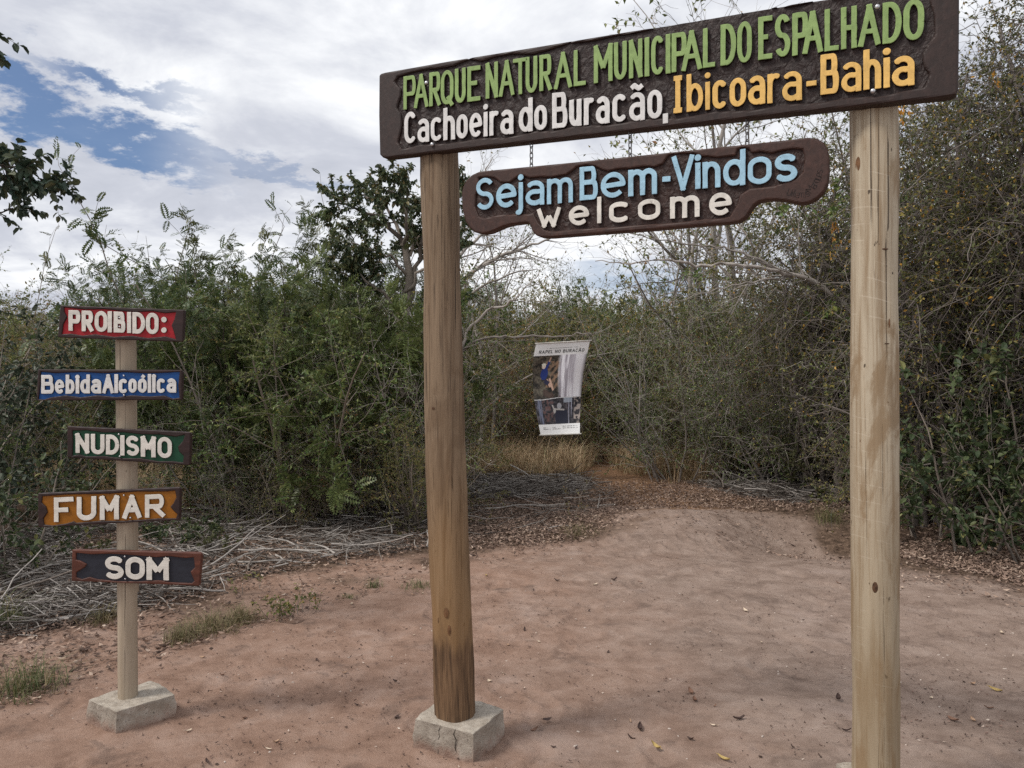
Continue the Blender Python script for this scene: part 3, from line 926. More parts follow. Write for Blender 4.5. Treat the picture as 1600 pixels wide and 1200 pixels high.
# left post and footing (corner points measured from the photograph on the 0.14 m top plane)
fl_c = [(-0.160, 3.203), (-0.029, 3.456), (-0.302, 3.609), (-0.433, 3.356)]
gx = g1(-0.23, 3.4)
def face_pt(px, py, a, b, out=0.002):
    """point on a vertical footing face through plan points a,b"""
    fr, p2, e, nrm = plane_frame(a, b, (0, 0, 0))
    u, v = p2(px, py)
    x, y, z = fr(u, v, out)
    return (float(x), float(y), float(z))
fa, fb = fl_c[3], fl_c[0]
crk1 = [face_pt(px, py, fa, fb) for px, py in ((689, 1133), (686, 1141), (687, 1150), (684, 1160), (686, 1168), (684, 1182))]
crk2 = [face_pt(px, py, fa, fb) for px, py in ((712, 1139), (709, 1147), (713, 1156), (711, 1168), (714, 1176), (715, 1190))]
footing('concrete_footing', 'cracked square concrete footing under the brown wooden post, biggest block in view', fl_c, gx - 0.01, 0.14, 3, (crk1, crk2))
# right footing: only a corner shows
rp = np.array([(1368 - 800) / F * 2.62, 2.62])
zr = 0.285
fr_c = [(rp[0] - 0.09, 2.48), (rp[0] + 0.10, 2.52), (rp[0] + 0.070, 2.70), (rp[0] - 0.118, 2.665)]
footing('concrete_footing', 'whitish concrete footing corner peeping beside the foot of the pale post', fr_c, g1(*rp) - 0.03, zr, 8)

def board_nrm():
    e = (BR - BL) / np.linalg.norm(BR - BL)
    return np.array([e[1], -e[0]])
NRM = board_nrm()
lb = P(711, 1116, 3.405); lb[2] = 0.13
lt_xy = P(687, 240, 3.40)
# the post's head sits behind the board; keep its front clear of the board's back
def behind_board(px, r):
    fr, p2, e, nrm = plane_frame(BL, BR, (0, 0, 0))
    u, v = p2(px, 300)
    x, y, z = fr(u, v, -(0.046 + r))
    return np.array([x, y])
hl = behind_board(684, 0.083)
post_l = thing('wooden_post', 'weathered brown round post leaning left under the left end of the big board', 'post', (lb[0], lb[1], 0.13))
tl_top = np.array([hl[0] + (0.0), hl[1], 2.88])
sx = (687 - 800) / F * hl[1]
tl_top[0] = sx - 0.004
pole('pole', (0, 0, 0), tl_top - np.array([lb[0], lb[1], 0.13]), 0.090, 0.081, M_POST_L, post_l, seed=5, rough=0.010, bow=-0.010)
hr = behind_board(1366, 0.075)
post_r = thing('wooden_post', 'pale peeled round post with tool marks under the right end of the big board', 'post', (rp[0], rp[1], zr - 0.03))
tr_top = np.array([(1365 - 800) / F * hr[1], hr[1], 2.80])
pole('pole', (0, 0, 0), tr_top - np.array([rp[0], rp[1], zr - 0.03]), 0.0745, 0.0745, M_POST_R, post_r, seed=15, rough=0.007)

def blob_on(parent, root, ctr, r, px, py, w, h, material, name='knot', out=0.0015):
    """a small oval knot hugging the front of a round post"""
    V = []; Fc = []
    Zc = ctr[1]
    n, k = 16, 4
    for j in range(k + 1):
        for i in range(n):
            a = i / n * 2 * math.pi; s = 1 - j / k
            du = w * s * math.cos(a); dv = h * s * math.sin(a)
            x0 = (px - 800) / F * (Zc - r) + du - ctr[0]
            x0 = max(-r * 0.98, min(r * 0.98, x0))
            y0 = -math.sqrt(max(1e-6, r * r - x0 * x0)) - out * (0.2 + (1 - s) * 1.2)
            V.append((ctr[0] + x0 - root[0], Zc + y0 - root[1], EYE + (600 - py) / F * (Zc - r) + dv - root[2]))
    for j in range(k):
        for i in range(n):
            Fc.append((j * n + i, j * n + (i + 1) % n, (j + 1) * n + (i + 1) % n, (j + 1) * n + i))
    return mesh(name, np.array(V), np.array(Fc), material, parent)
M_KNOT = flatmat('dark_knot_wood', (0.075, 0.038, 0.02), 0.7, 0.5, 90)
M_KNOT2 = flatmat('reddish_knot_wood', (0.14, 0.07, 0.032), 0.7, 0.4, 60)
def ctr_at(b, t, z):
    b = np.array(b); t = np.array(t); s = (z - b[2]) / (t[2] - b[2]); return b + (t - b) * s
rb0 = np.array([rp[0], rp[1], zr - 0.03]); rt0 = tr_top
for px, py, w, h, mm in ((1374, 381, .009, .017, M_KNOT), (1369, 919, .008, .019, M_KNOT), (1383, 389, .012, .0028, M_KNOT), (1350, 250, .004, .024, M_KNOT2), (1339, 205, .005, .008, M_KNOT),
                         (1386, 537, .009, .0022, M_KNOT), (1390, 505, .003, .016, M_KNOT2), (1352, 690, .003, .018, M_KNOT2)):
    z = EYE + (600 - py) / F * 2.5
    blob_on(post_r, rb0, ctr_at(rb0, rt0, z), 0.0750, px, py, w, h, mm)
lb0 = np.array([lb[0], lb[1], 0.13])
for px, py, w, h, mm in ((697, 958, .011, .022, M_KNOT2), (702, 985, .008, .022, M_KNOT2), (676, 638, .008, .006, M_KNOT), (716, 944, .003, .012, M_KNOT), (684, 970, .003, .02, M_KNOT)):
    z = EYE + (600 - py) / F * 3.3
    c_ = ctr_at(lb0, tl_top, z)
    s_ = (z - lb0[2]) / (tl_top[2] - lb0[2])
    c_ = c_ + np.array([-0.010 * math.sin(math.pi * s_), 0, 0])
    blob_on(post_l, lb0, c_, 0.0905 - 0.009 * s_, px, py, w, h, mm)

# ---- the big board
bz = 2.55
broot = (float((BL[0] + BR[0]) / 2), float((BL[1] + BR[1]) / 2), bz)
fr1, p1, e1, n1 = plane_frame(BL, BR, broot)
big = thing('park_sign', 'long dark brown carved board naming the park in green, white and yellow letters', 'sign', broot)
out1 = [p1(*q) for q in [(592, 118), (594, 115), (601, 113), (700, 95.5), (850, 71), (1000, 46), (1150, 20.5), (1300, -4), (1400, -21), (1486, -35), (1495, -35), (1499, -31),
                         (1498.5, 60), (1497.5, 140), (1494, 147), (1484, 150), (1300, 169.5), (1100, 191), (900, 213), (700, 235), (606, 246), (598, 246), (593, 241), (591.5, 180)]]
in1 = [p1(*q) for q in [(621, 119), (659, 109), (707, 103), (732, 92), (751, 95), (775, 88), (798, 84), (830, 84), (849, 80), (870, 73), (890, 66.5), (925, 63), (960, 56), (1007, 47.5), (1036, 38), (1075, 33), (1115, 24),
                        (1147, 18), (1162, 21), (1200, 12), (1240, 9), (1283, -1), (1330, -6), (1380, -17), (1420, -19), (1450, -24), (1452, 0), (1460, 28), (1461, 54), (1450, 68), (1441, 84), (1444, 104), (1453, 116), (1444, 136), (1416, 141),
                        (1380, 149), (1330, 152), (1280, 160), (1230, 162), (1180, 171), (1120, 174), (1060, 184), (1000, 186), (950, 195), (900, 196), (865, 204), (833, 205), (790, 215), (751, 215), (700, 224), (660, 225), (628, 233), (621, 222), (627, 196), (626, 178), (619.6, 168), (625, 150), (626, 139), (616, 127)]]
out1 = densify(out1, 0.03); in1 = densify(in1, 0.012, 0.0012, 4)
us = [q[0] for q in out1]; vs = [q[1] for q in out1]
obox = (min(us), max(us), min(vs), max(vs))
o_f = lambda x, y: poly_dist(x, y, out1)
relief('board', lambda x, y: o_f(x, y), obox, 0.012, -0.046, -0.010, 0.001, [M_CHISEL, M_BOARD], fr1, big, side_slot=1, back=True, wobble=0.004, seed=3)
relief('rim', lambda x, y: np.maximum(o_f(x, y), -poly_dist(x, y, in1)), obox, 0.0055, -0.012, 0.0, 0.006, [M_BOARD, M_BOARD], fr1, big, side_slot=1)
WL = [('PARQUE', 630.7, 751, 172, 120, 157, 102, [(630.7, 650), (647, 669.6), (671, 689), (689, 709), (711, 728), (730.5, 751)]),
      ('NATURAL', 759, 915.6, 155, 99, 133, 76, [(759, 778.5), (780, 804), (801.5, 825), (821.5, 840), (843, 862.5), (866, 894), (896.6, 915.6)]),
      ('MUNICIPAL', 928, 1117.5, 131, 72, 104.5, 42, [(928, 957.5), (959.5, 979.6), (983, 1004), (1007.5, 1014.7), (1017.6, 1038), (1040.5, 1047.7), (1049.5, 1073), (1065, 1097), (1098.5, 1117.5)]),
      ('DO', 1126, 1175, 103, 39, 96.6, 32, [(1126, 1150.5), (1152, 1175)]),
      ('ESPALHADO', 1184.7, 1444, 94, 27, 61, -3, [(1184.7, 1207), (1211, 1235), (1238, 1263), (1254, 1286), (1288.5, 1310.7), (1314, 1339), (1341, 1376), (1379, 1409), (1411.5, 1444)])]
write(big, fr1, p1, WL, -0.009, 0.003, M_GREEN_L, 0.0086)
WW = [('Cachoeira', 632, 802.6, 225.5, 176, 209, 157, [(632, 651), (652.5, 671), (673.4, 691.5), (693, 711.4), (713.6, 731.4), (733.6, 754), (755.5, 762.7), (765, 782), (782, 802.6)]),
      ('do', 810.5, 855, 207, 155, 203, 150, [(810.5, 832.7), (835, 855)]),
      ('Burac\u00e3o,', 863, 1045, 201, 146, 184, 122, [(863, 887), (889.5, 909), (912.5, 931), (931, 953), (957, 980), (983, 1008), (1011.6, 1035), (1036, 1044)])]
write(big, fr1, p1, WW, -0.009, 0.003, M_WHITE_L, 0.0097)
WY = [('Ibicoara', 1048, 1253.7, 178, 120, 156, 93, [(1048, 1070.7), (1073, 1099), (1101.7, 1110), (1113.4, 1136.5), (1140, 1166), (1169, 1196), (1199, 1222), (1222, 1253)], 'serif'),
      ('-', 1260, 1276, 155, 92, 153, 90, [(1260, 1276)]),
      ('Bahia', 1282, 1429, 149, 86, 133, 69, [(1282, 1311), (1314.5, 1346), (1349, 1377), (1381, 1390), (1393.7, 1429)])]
write(big, fr1, p1, WY, -0.009, 0.003, M_YELLOW_L, 0.0090)
for px, py in ((667, 130), (676, 226), (1371, 11.5), (1364, 143)):
    u, v = p1(px, py); bolt(big, fr1, u, v, 0.0035, 0.0085)

# ---- the hanging welcome board
wroot = (broot[0] - 0.05, broot[1] + 0.02, 2.25)
fr2, p2, e2, n2 = plane_frame(BL, BR, wroot)
wel = thing('welcome_sign', 'brown hanging welcome board with wavy outline and pale blue letters', 'sign', wroot)
out2 = [p2(*q) for q in [(721, 303), (722, 296), (725, 287), (730, 279.5), (737, 273), (748, 268), (760, 266.5), (900, 253), (1020, 240.6), (1150, 227), (1242, 217), (1262, 214.5), (1276, 216), (1287, 222), (1293, 232), (1295.5, 246), (1295.5, 272), (1293, 287), (1287, 299), (1277, 309), (1266, 315.5), (1253, 318), (1242, 316.5),
                         (1228, 313), (1210, 311.5), (1197, 312), (1186, 314.5), (1178, 320), (1171, 330), (1165, 339.5), (1155, 346), (1140, 348.5), (1115, 350), (1020, 358.5), (930, 365), (860, 370.5), (846, 370.5), (838, 368), (832, 362), (828.5, 353), (826, 348.5), (820, 347.5), (800, 350), (786, 353.5), (774, 359), (764, 363), (754, 365), (742, 363), (734, 356.5), (727, 346), (722, 326)]]
in2 = [p2(*q) for q in [(747, 277.6), (762, 276), (772, 277.6), (781, 284.7), (795.5, 285.5), (803, 280), (810, 275), (819, 275), (827, 278), (843, 276), (860, 277), (884, 273), (893.7, 267), (900, 260.5), (916, 257.5), (930, 260), (941, 265), (950, 267.5), (965, 264), (985, 263), (1005, 260), (1022, 260.5), (1035, 256), (1043, 244), (1052, 239.5), (1083, 239.5),
                        (1096, 244), (1108, 244), (1121, 246), (1140, 244), (1149, 243), (1152, 233), (1160, 230), (1170, 232.5), (1174, 239), (1188, 236.5), (1207, 239), (1223, 234.5), (1240, 232), (1254, 233), (1257.5, 250), (1254, 269), (1242, 279), (1210, 290), (1172, 294.5), (1156, 304), (1151, 320), (1140, 338), (1120, 341), (1099, 342.5), (1060, 347), (1020, 350), (960, 354.5), (900, 358), (862, 361.5), (850, 358), (840, 346), (834, 334), (815, 334), (780, 335.5), (757, 341), (748, 338), (742, 322), (743, 305), (748, 292)]]
out2 = densify(out2, 0.02); in2 = densify(in2, 0.010, 0.0008, 6)
us = [q[0] for q in out2]; vs = [q[1] for q in out2]
ob2 = (min(us), max(us), min(vs), max(vs))
relief('board', lambda x, y: poly_dist(x, y, out2), ob2, 0.010, -0.040, -0.009, 0.001, [M_CHISEL2, M_BOARD2], fr2, wel, side_slot=1, back=True, wobble=0.004, seed=13)
relief('rim', lambda x, y: np.maximum(poly_dist(x, y, out2), -poly_dist(x, y, in2)), ob2, 0.0045, -0.011, 0.0, 0.006, [M_BOARD2, M_BOARD2], fr2, wel, side_slot=1)
WB = [('Sejam', 744.5, 896, 329, 280, 316, 262, [(744.5, 771.7), (775.7, 807.8), (804, 818.5), (821.5, 851), (855, 895.6)]),
      ('Bem', 906, 1028, 314, 262, 303, 247, [(906, 934.6), (939, 978), (982, 1027)]),
      ('-', 1035, 1048, 303, 244, 302, 243, [(1035, 1048)]),
      ('Vindos', 1050, 1246, 299, 245, 283, 224, [(1050, 1085), (1086.5, 1095), (1098, 1126), (1130, 1165), (1168.5, 1206), (1210.6, 1246)])]
write(wel, fr2, p2, WB, -0.008, 0.004, M_BLUE_L, 0.0096)
WC = [('welcome', 839.6, 1144, 356.5, 317, 335, 287.5, [(839.6, 876.5), (889, 921), (933, 940), (952, 985), (997, 1032), (1047, 1093.5), (1108, 1144)])]
write(wel, fr2, p2, WC, -0.008, 0.003, M_CREAM_L, 0.0088)
# the carver's scratched signature, two short curved words
def scratch_words():
    lines = []
    def put(text, path):
        pts = [np.array(p2(*q)) for q in path]
        seg = [np.linalg.norm(pts[i + 1] - pts[i]) for i in range(len(pts) - 1)]
        tot = sum(seg)
        ws = [GL[c][0] + 0.14 for c in text]; k = tot / sum(ws); a = 0.0
        for c, w_ in zip(text, ws):
            s = a * 1.0; rem = s
            i = 0
            while i < len(seg) - 1 and rem > seg[i]: rem -= seg[i]; i += 1
            e = (pts[i + 1] - pts[i]) / seg[i]; o = pts[i] + e * rem
            nn = np.array([-e[1], e[0]])
            for ln in GL[c][1]:
                lines.append([o + e * (x * (w_ - 0.14) * k) + nn * (y * 0.024) for x, y in ln])
            a += w_ * k
    put('Uiliamts', [(1229, 305), (1245, 309), (1258, 308.5), (1266, 305)])
    put('Marques', [(1267, 302), (1276, 292), (1282, 280), (1286, 265)])
    tubes = []
    for ln in lines:
        uvp = np.array(ln)
        q = np.array(fr2(uvp[:, 0], uvp[:, 1], np.full(len(uvp), 0.0002))).T
        tubes.append((q, np.full(len(q), 0.0009)))
    V, Q = tube_mesh(tubes, 4)
    mesh('signature', V, Q, M_SIDE, wel)
scratch_words()

# ---- chains
def link_ring(c, axis_u, up, L, W, r):
    pts = []
    n = 20
    for i in range(n + 1):
        a = i / n * 2 * math.pi
        x = W / 2 * math.cos(a); y = L / 2 * math.sin(a)
        y = math.copysign(min(abs(y) * 1.25, L / 2), y)
        pts.append(np.array(c) + np.array(axis_u) * x + np.array(up) * y)
    return (np.array(pts), np.full(n + 1, r))
def chain(px_t, py_t, px_b, py_b, label):
    ut, vt = p1(px_t, py_t); ub, vb = p1(px_b, py_b)
    a = np.array([float(q) for q in plane_frame(BL, BR, (0, 0, 0))[0](ut, vt + 0.006, -0.02)])
    b = np.array([float(q) for q in plane_frame(BL, BR, (0, 0, 0))[0](ub, vb - 0.006, -0.02)])
    t = thing('chain', label, 'chain', tuple(a), 0, 'short chains between the two boards')
    n = max(3, int(round(np.linalg.norm(b - a) / 0.024)))
    e3 = np.array([e1[0], e1[1], 0]); n3 = np.array([n1[0], n1[1], 0])
    for k in range(n):
        c = a + (b - a) * (k + 0.5) / n - a
        up = (b - a) / np.linalg.norm(b - a)
        ax = (e3 * 0.9 + n3 * 0.43) if k % 2 else (n3 * 0.9 - e3 * 0.43)
        V, Q = tube_mesh([link_ring(c, ax, up, np.linalg.norm(b - a) / n * 1.25, 0.014, 0.0022)], 6)
        mesh('chain_link', V, Q, M_CHAIN, t)
chain(827, 222, 827, 260, 'short chain above the word Sejam, seen against open sky')
chain(982, 204, 982, 245, 'short chain above the middle of the welcome board, seen against bare branches')
chain(1166, 185, 1166, 226, 'short chain above the word Vindos, dark against the trees')

# ================================================================== THE SMALL SIGN POST
sp_loc = np.array([(200 - 800) / F * 3.65, 3.65, 0.085])
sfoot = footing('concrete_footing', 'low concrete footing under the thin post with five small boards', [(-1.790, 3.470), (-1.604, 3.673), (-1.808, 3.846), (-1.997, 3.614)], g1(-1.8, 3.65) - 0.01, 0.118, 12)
spost = thing('sign_post', 'thin pale round post carrying five small coloured boards', 'post', tuple(sp_loc))
pole('pole', (0, 0, 0), np.array([(195.5 - 800) / F * 3.65, 3.65, 1.93]) - sp_loc, 0.0425, 0.0435, M_POST_S, spost, seed=33, rough=0.0022, sides=28, rings=50)
# a flat sawn strip runs up the right flank
strip_b = P(213.5, 925, 3.665); strip_t = P(209.5, 520, 3.665)
Vs = []
for c in (strip_b, strip_t):
    for dx, dy in ((-.006, -.012), (.004, -.012), (.004, .014), (-.006, .014)):
        Vs.append((c[0] + dx - sp_loc[0], c[1] + dy - sp_loc[1], c[2] - sp_loc[2]))
mesh('batten', np.array(Vs), [(0, 1, 5, 4), (1, 2, 6, 5), (2, 3, 7, 6), (3, 0, 4, 7), (4, 5, 6, 7), (3, 2, 1, 0)], M_POST_S, spost, smooth=False)

def small_board(name, label, outline, inner, words, panel_m, rim_m, bolts, t, yaw=0.0, seed=0, gapf=0.16):
    Zf = 3.572
    xm = (outline[0][0] + outline[1][0]) / 2
    A = np.array([(xm - 800) / F * Zf - 0.3 * math.cos(yaw), Zf + 0.3 * math.sin(yaw)])
    B = np.array([(xm - 800) / F * Zf + 0.3 * math.cos(yaw), Zf - 0.3 * math.sin(yaw)])
    root = (float((xm - 800) / F * Zf), Zf, float(EYE + (600 - (outline[0][1] + outline[2][1]) / 2) / F * Zf))
    fr, pp, e, n = plane_frame(A, B, root)
    th = thing(name, label, 'sign', root, 0, 'small coloured boards on the thin post')
    ol = densify([pp(*q) for q in outline], 0.02)
    # inner outline: unit coordinates of the board, (0,0) top left
    q = [np.array(pp(*c)) for c in outline]
    def unit(s, tt):
        return tuple((q[0] * (1 - s) + q[1] * s) * (1 - tt) + (q[3] * (1 - s) + q[2] * s) * tt)
    il = densify([unit(*c) for c in inner], 0.006, 0.0004, seed + 1)
    bx = (min(a[0] for a in ol), max(a[0] for a in ol), min(a[1] for a in ol), max(a[1] for a in ol))
    relief('board', lambda x, y: poly_dist(x, y, ol), bx, 0.012, -0.024, -0.008, 0.001, [rim_m, rim_m], fr, th, back=True)
    relief('panel', lambda x, y: poly_dist(x, y, il) - 0.003, bx, 0.005, -0.0078, -0.0062, 0.0, [panel_m, panel_m], fr, th, wobble=0.0012, seed=seed)
    relief('rim', lambda x, y: np.maximum(poly_dist(x, y, ol), -poly_dist(x, y, il)), bx, 0.0028, -0.009, 0.0, 0.0035, [rim_m, rim_m], fr, th)
    write(th, fr, pp, words, -0.0066, 0.0015, M_CREAM_L if seed % 2 else M_WHITE_L, t, res=0.0014, gapf=gapf)
    for px, py in bolts:
        u, v = pp(px, py); bolt(th, fr, u, v, 0.001 if words else 0, 0.0042)
    return th
small_board('prohibition_board', 'red carved board reading PROIBIDO:, topmost on the thin post',
            [(94, 477), (287.5, 484), (285, 534), (90, 527)],
            [(0.03, 0.06), (0.2, 0.10), (0.35, 0.07), (0.5, 0.11), (0.62, 0.12), (0.75, 0.08), (0.85, 0.13), (0.935, 0.08), (0.925, 0.3), (0.905, 0.5), (0.93, 0.75), (0.945, 0.93), (0.86, 0.85), (0.72, 0.92), (0.6, 0.87), (0.45, 0.92), (0.3, 0.86), (0.2, 0.92), (0.1, 0.87), (0.03, 0.9), (0.035, 0.6), (0.06, 0.35), (0.035, 0.2)],
            [('PROIBIDO:', 107, 260, 517, 484.4, 523, 489.6, [(107, 125.6), (127.6, 146), (148, 168), (168.8, 174.4), (177.6, 196), (198.6, 205), (207, 227), (228, 248), (252.5, 260)])],
            M_P_RED, M_RIM, ((187, 496.5), (187, 510.5)), 0.0100, 0.02, 1)
small_board('prohibition_board', 'blue carved board reading BebidaAlco\u00f3lica, second from the top',
            [(59, 577), (284, 578), (283.5, 625), (57, 625.6)],
            [(0.02, 0.08), (0.12, 0.12), (0.3, 0.08), (0.45, 0.12), (0.6, 0.08), (0.75, 0.12), (0.9, 0.09), (0.985, 0.06), (0.975, 0.5), (0.985, 0.92), (0.94, 0.95), (0.88, 0.85), (0.78, 0.88), (0.65, 0.84), (0.55, 0.9), (0.42, 0.84), (0.3, 0.9), (0.2, 0.84), (0.1, 0.9), (0.05, 0.97), (0.012, 0.96), (0.02, 0.5)],
            [('BebidaAlco\u00f3lica', 64.4, 275.6, 615.5, 586, 613.5, 584, [(64.4, 84.4), (85.6, 100.6), (102.6, 116.6), (118.4, 123.8), (125.4, 140.6), (142, 158.4), (160, 178), (179.2, 184.2), (185.6, 199.6), (200.6, 213.8), (215.4, 229.6), (231.2, 236.2), (238, 243.2), (245, 258.8), (260.2, 275.4)])],
            M_P_BLUE, M_RIM, ((193.8, 587), (194, 617.5)), 0.0084, 0.0, 2, 0.10)
small_board('prohibition_board', 'dark green carved board reading NUDISMO, middle board of the thin post',
            [(105, 666), (297.5, 675.5), (296, 727), (105, 714.6)],
            [(0.04, 0.13), (0.15, 0.1), (0.3, 0.14), (0.45, 0.10), (0.6, 0.14), (0.75, 0.11), (0.88, 0.16), (0.955, 0.08), (0.94, 0.28), (0.90, 0.45), (0.91, 0.6), (0.95, 0.72), (0.945, 0.93), (0.86, 0.91), (0.75, 0.94), (0.6, 0.88), (0.45, 0.92), (0.3, 0.88), (0.15, 0.93), (0.1, 0.88), (0.04, 0.94), (0.045, 0.5)],
            [('NUDISMO', 118, 268.7, 707.7, 677, 716, 683.5, [(118, 139.5), (142, 163.5), (165.5, 186.5), (188.5, 194), (197, 217.5), (220, 243.5), (246, 268.7)])],
            M_P_GREEN, M_RIM, ((186, 678.6), (187.3, 713)), 0.0098, -0.02, 3)
small_board('prohibition_board', 'ochre carved board reading FUMAR, second from the bottom',
            [(59, 771), (281, 761.6), (280, 812.5), (59.6, 824)],
            [(0.03, 0.09), (0.2, 0.07), (0.5, 0.10), (0.7, 0.07), (0.9, 0.11), (0.965, 0.09), (0.975, 0.3), (0.955, 0.48), (0.935, 0.58), (0.955, 0.7), (0.985, 0.82), (0.975, 0.95), (0.85, 0.92), (0.6, 0.94), (0.45, 0.9), (0.27, 0.93), (0.25, 0.88), (0.2, 0.93), (0.1, 0.97), (0.04, 0.93), (0.035, 0.75), (0.065, 0.58), (0.055, 0.4), (0.025, 0.28)],
            [('FUMAR', 84.4, 258, 816, 777.5, 807.5, 772, [(84.4, 115), (120, 150.5), (156, 186), (191.5, 221), (226.5, 257.5)])],
            M_P_OCHRE, M_RIM, ((193.8, 774), (204, 809)), 0.0112, 0.02, 5)
small_board('prohibition_board', 'slate grey carved board with reddish rim reading SOM, lowest on the thin post',
            [(112.5, 859), (315, 864), (311, 915.5), (111.6, 908)],
            [(0.03, 0.1), (0.15, 0.13), (0.3, 0.10), (0.5, 0.13), (0.65, 0.17), (0.75, 0.13), (0.88, 0.17), (0.94, 0.14), (0.95, 0.3), (0.955, 0.45), (0.925, 0.58), (0.94, 0.72), (0.96, 0.86), (0.94, 0.93), (0.8, 0.93), (0.68, 0.88), (0.5, 0.94), (0.35, 0.95), (0.2, 0.92), (0.14, 0.85), (0.08, 0.93), (0.035, 0.88), (0.035, 0.72), (0.10, 0.55), (0.115, 0.45), (0.07, 0.36), (0.03, 0.32)],
            [('SOM', 164, 264, 904.5, 868.8, 907, 872, [(164, 193.5), (196, 226.5), (229, 264)])],
            M_P_SLATE, M_RIM_RED, ((195.3, 869.5), (196, 904.5)), 0.0122, -0.02, 7)

# ================================================================== THE HANGING BANNER
def make_banner():
    nu, nv = 170, 310
    left = [(0, 838, 537), (.13, 834, 556), (.27, 832, 576), (.55, 834, 618), (.75, 838, 645), (1, 845, 680)]
    right = [(0, 922, 532), (.18, 917, 559), (.35, 913, 582), (.6, 910, 618), (.8, 908, 649), (1, 906.5, 678)]
    tv = np.linspace(0, 1, nv); su = np.linspace(0, 1, nu)
    lx = np.interp(tv, [a[0] for a in left], [a[1] for a in left]); ly = np.interp(tv, [a[0] for a in left], [a[2] for a in left])
    rx = np.interp(tv, [a[0] for a in right], [a[1] for a in right]); ry = np.interp(tv, [a[0] for a in right], [a[2] for a in right])
    S, T = np.meshgrid(su, tv)
    PX = lx[:, None] * (1 - S) + rx[:, None] * S
    PY = ly[:, None] * (1 - S) + ry[:, None] * S
    Zb = 9.0
    depth = 0.10 * np.sin(T * np.pi * 0.9) * (0.4 + S) + 0.03 * np.sin(S * 5 + T * 4) * np.sin(T * np.pi)
    Zd = Zb + depth
    X = (PX - 800) / F * Zb; Zz = EYE + (600 - PY) / F * Zb
    root = np.array([X[0].mean(), Zb, Zz[0].mean()])
    V = np.stack([X.ravel() - root[0], (Zd - Zb).ravel(), Zz.ravel() - root[2]], 1)
    i = np.arange(nu * nv).reshape(nv, nu)
    Fq = np.stack([i[:-1, :-1], i[1:, :-1], i[1:, 1:], i[:-1, 1:]], -1).reshape(-1, 4)
    # ---- the print
    col = np.zeros((nv, nu, 3)); col[:] = (0.80, 0.80, 0.79)
    n1 = fbm(S * 9, T * 18, 1, 4); n2 = fbm(S * 26, T * 40, 2, 4)
    def put(m, c): 
        m = np.clip(m, 0, 1)[..., None]; col[:] = col * (1 - m) + np.array(c) * m
    A = (T > 0.135) & (T < 0.605)
    n3 = fbm(S * 60, T * 100, 7, 3)
    rk = np.clip((n1 * .5 + n2 * .35 + n3 * .4 - .42) * 1.5, 0, 1) ** 1.6
    rock = np.stack([0.008 + 0.30 * rk, 0.008 + 0.24 * rk, 0.007 + 0.175 * rk], -1)
    col[A] = rock[A]
    put(A * sstep(0.5, 0.75, n1) * (S < 0.35) * 0.7, (0.16, 0.15, 0.11))
    put(A * sstep(0.45, 0.7, n2) * (S > .25) * (S < .56) * (T > .2) * (T < .48) * 0.7, (0.30, 0.17, 0.10))
    for k, (a, b, c, d) in enumerate(((0.34, .36, .52, .24), (.36, .42, .54, .33), (.40, .50, .52, .43), (.30, .30, .48, .20))):
        L = math.hypot(c - a, (d - b) * 1.8); ex, ey = (c - a) / L, (d - b) * 1.8 / L
        al = (S - a) * ex + (T - b) * 1.8 * ey; ac = np.abs(-(S - a) * ey + (T - b) * 1.8 * ex)
        put(A * (al > 0) * (al < L) * (ac < 0.022) * 0.6, (0.26, 0.165, 0.105))
    streak_ = fbm(S * 26, T * 3, 5, 4)
    fall = A * sstep(0.46, 0.56, S + 0.05 * (n1 - .5) - 0.05 * (T - 0.13)) * sstep(1.02, 0.90, S + 0.12 * T * 0)
    put(fall, (0.66, 0.64, 0.69)); put(fall * sstep(0.5, 0.62, streak_) * sstep(1.0, .5, S) * 0.8, (0.20, 0.17, 0.20)); put(fall * sstep(0.54, 0.36, streak_) * 0.85, (0.88, 0.88, 0.91)); put(fall * sstep(.78, .86, S), (0.86, 0.86, 0.89))
    put(A * (T > 0.5) * (S < 0.56) * (S > .2) * sstep(.4, .6, n1) * 0.7, (0.05, 0.020, 0.018))
    def blob(s, t, a, b, c, rot=0):
        x = (S - s); y = (T - t) * 1.8
        xr = x * math.cos(rot) + y * math.sin(rot); yr = -x * math.sin(rot) + y * math.cos(rot)
        put(((xr / a) ** 2 + (yr / b) ** 2) < 1, c)
    def bar(a, b, c, d, w, cc):
        L = math.hypot(c - a, (d - b) * 1.8); ex, ey = (c - a) / L, (d - b) * 1.8 / L
        al = (S - a) * ex + (T - b) * 1.8 * ey; ac = np.abs(-(S - a) * ey + (T - b) * 1.8 * ex)
        put((al > -0.01) * (al < L + .01) * (ac < w), cc)
    blob(.225, .335, .070, .115, (0.012, 0.03, 0.16), 0.2); bar(.26, .29, .31, .20, .022, (0.012, 0.03, 0.16)); bar(.31, .20, .33, .16, .013, (.42, .27, .2))
    blob(.215, .255, .036, .045, (0.60, .50, .42)); blob(.215, .235, .04, .03, (.66, .64, .55))
    bar(.27, .40, .345, .47, .025, (.48, .31, .24)); bar(.33, .39, .40, .52, .018, (.5, .33, .25)); bar(.40, .52, .42, .55, .016, (.02, .02, .02))
    bar(.24, .41, .30, .44, .04, (.02, .02, .05))
    B = (T >= 0.605) & (T < 0.885)
    rb = np.clip((n1 * .4 + n2 * .45 + n3 * .4 - .46) * 1.6, 0, 1) ** 1.5
    fb = np.stack([0.007 + 0.26 * rb, 0.007 + 0.23 * rb, 0.010 + 0.25 * rb], -1)
    col[B] = fb[B]
    put(B * (S > .16) * (S < .40) * sstep(.48, .66, n2) * .7, (.13, .06, .05))
    put(B * (S > .04) * (S < .14) * sstep(.45, .6, streak_) * .8, (.16, .18, .26))
    put(B * (S > .42) * (S < .70) * (T > .74), (.016, .018, .035))
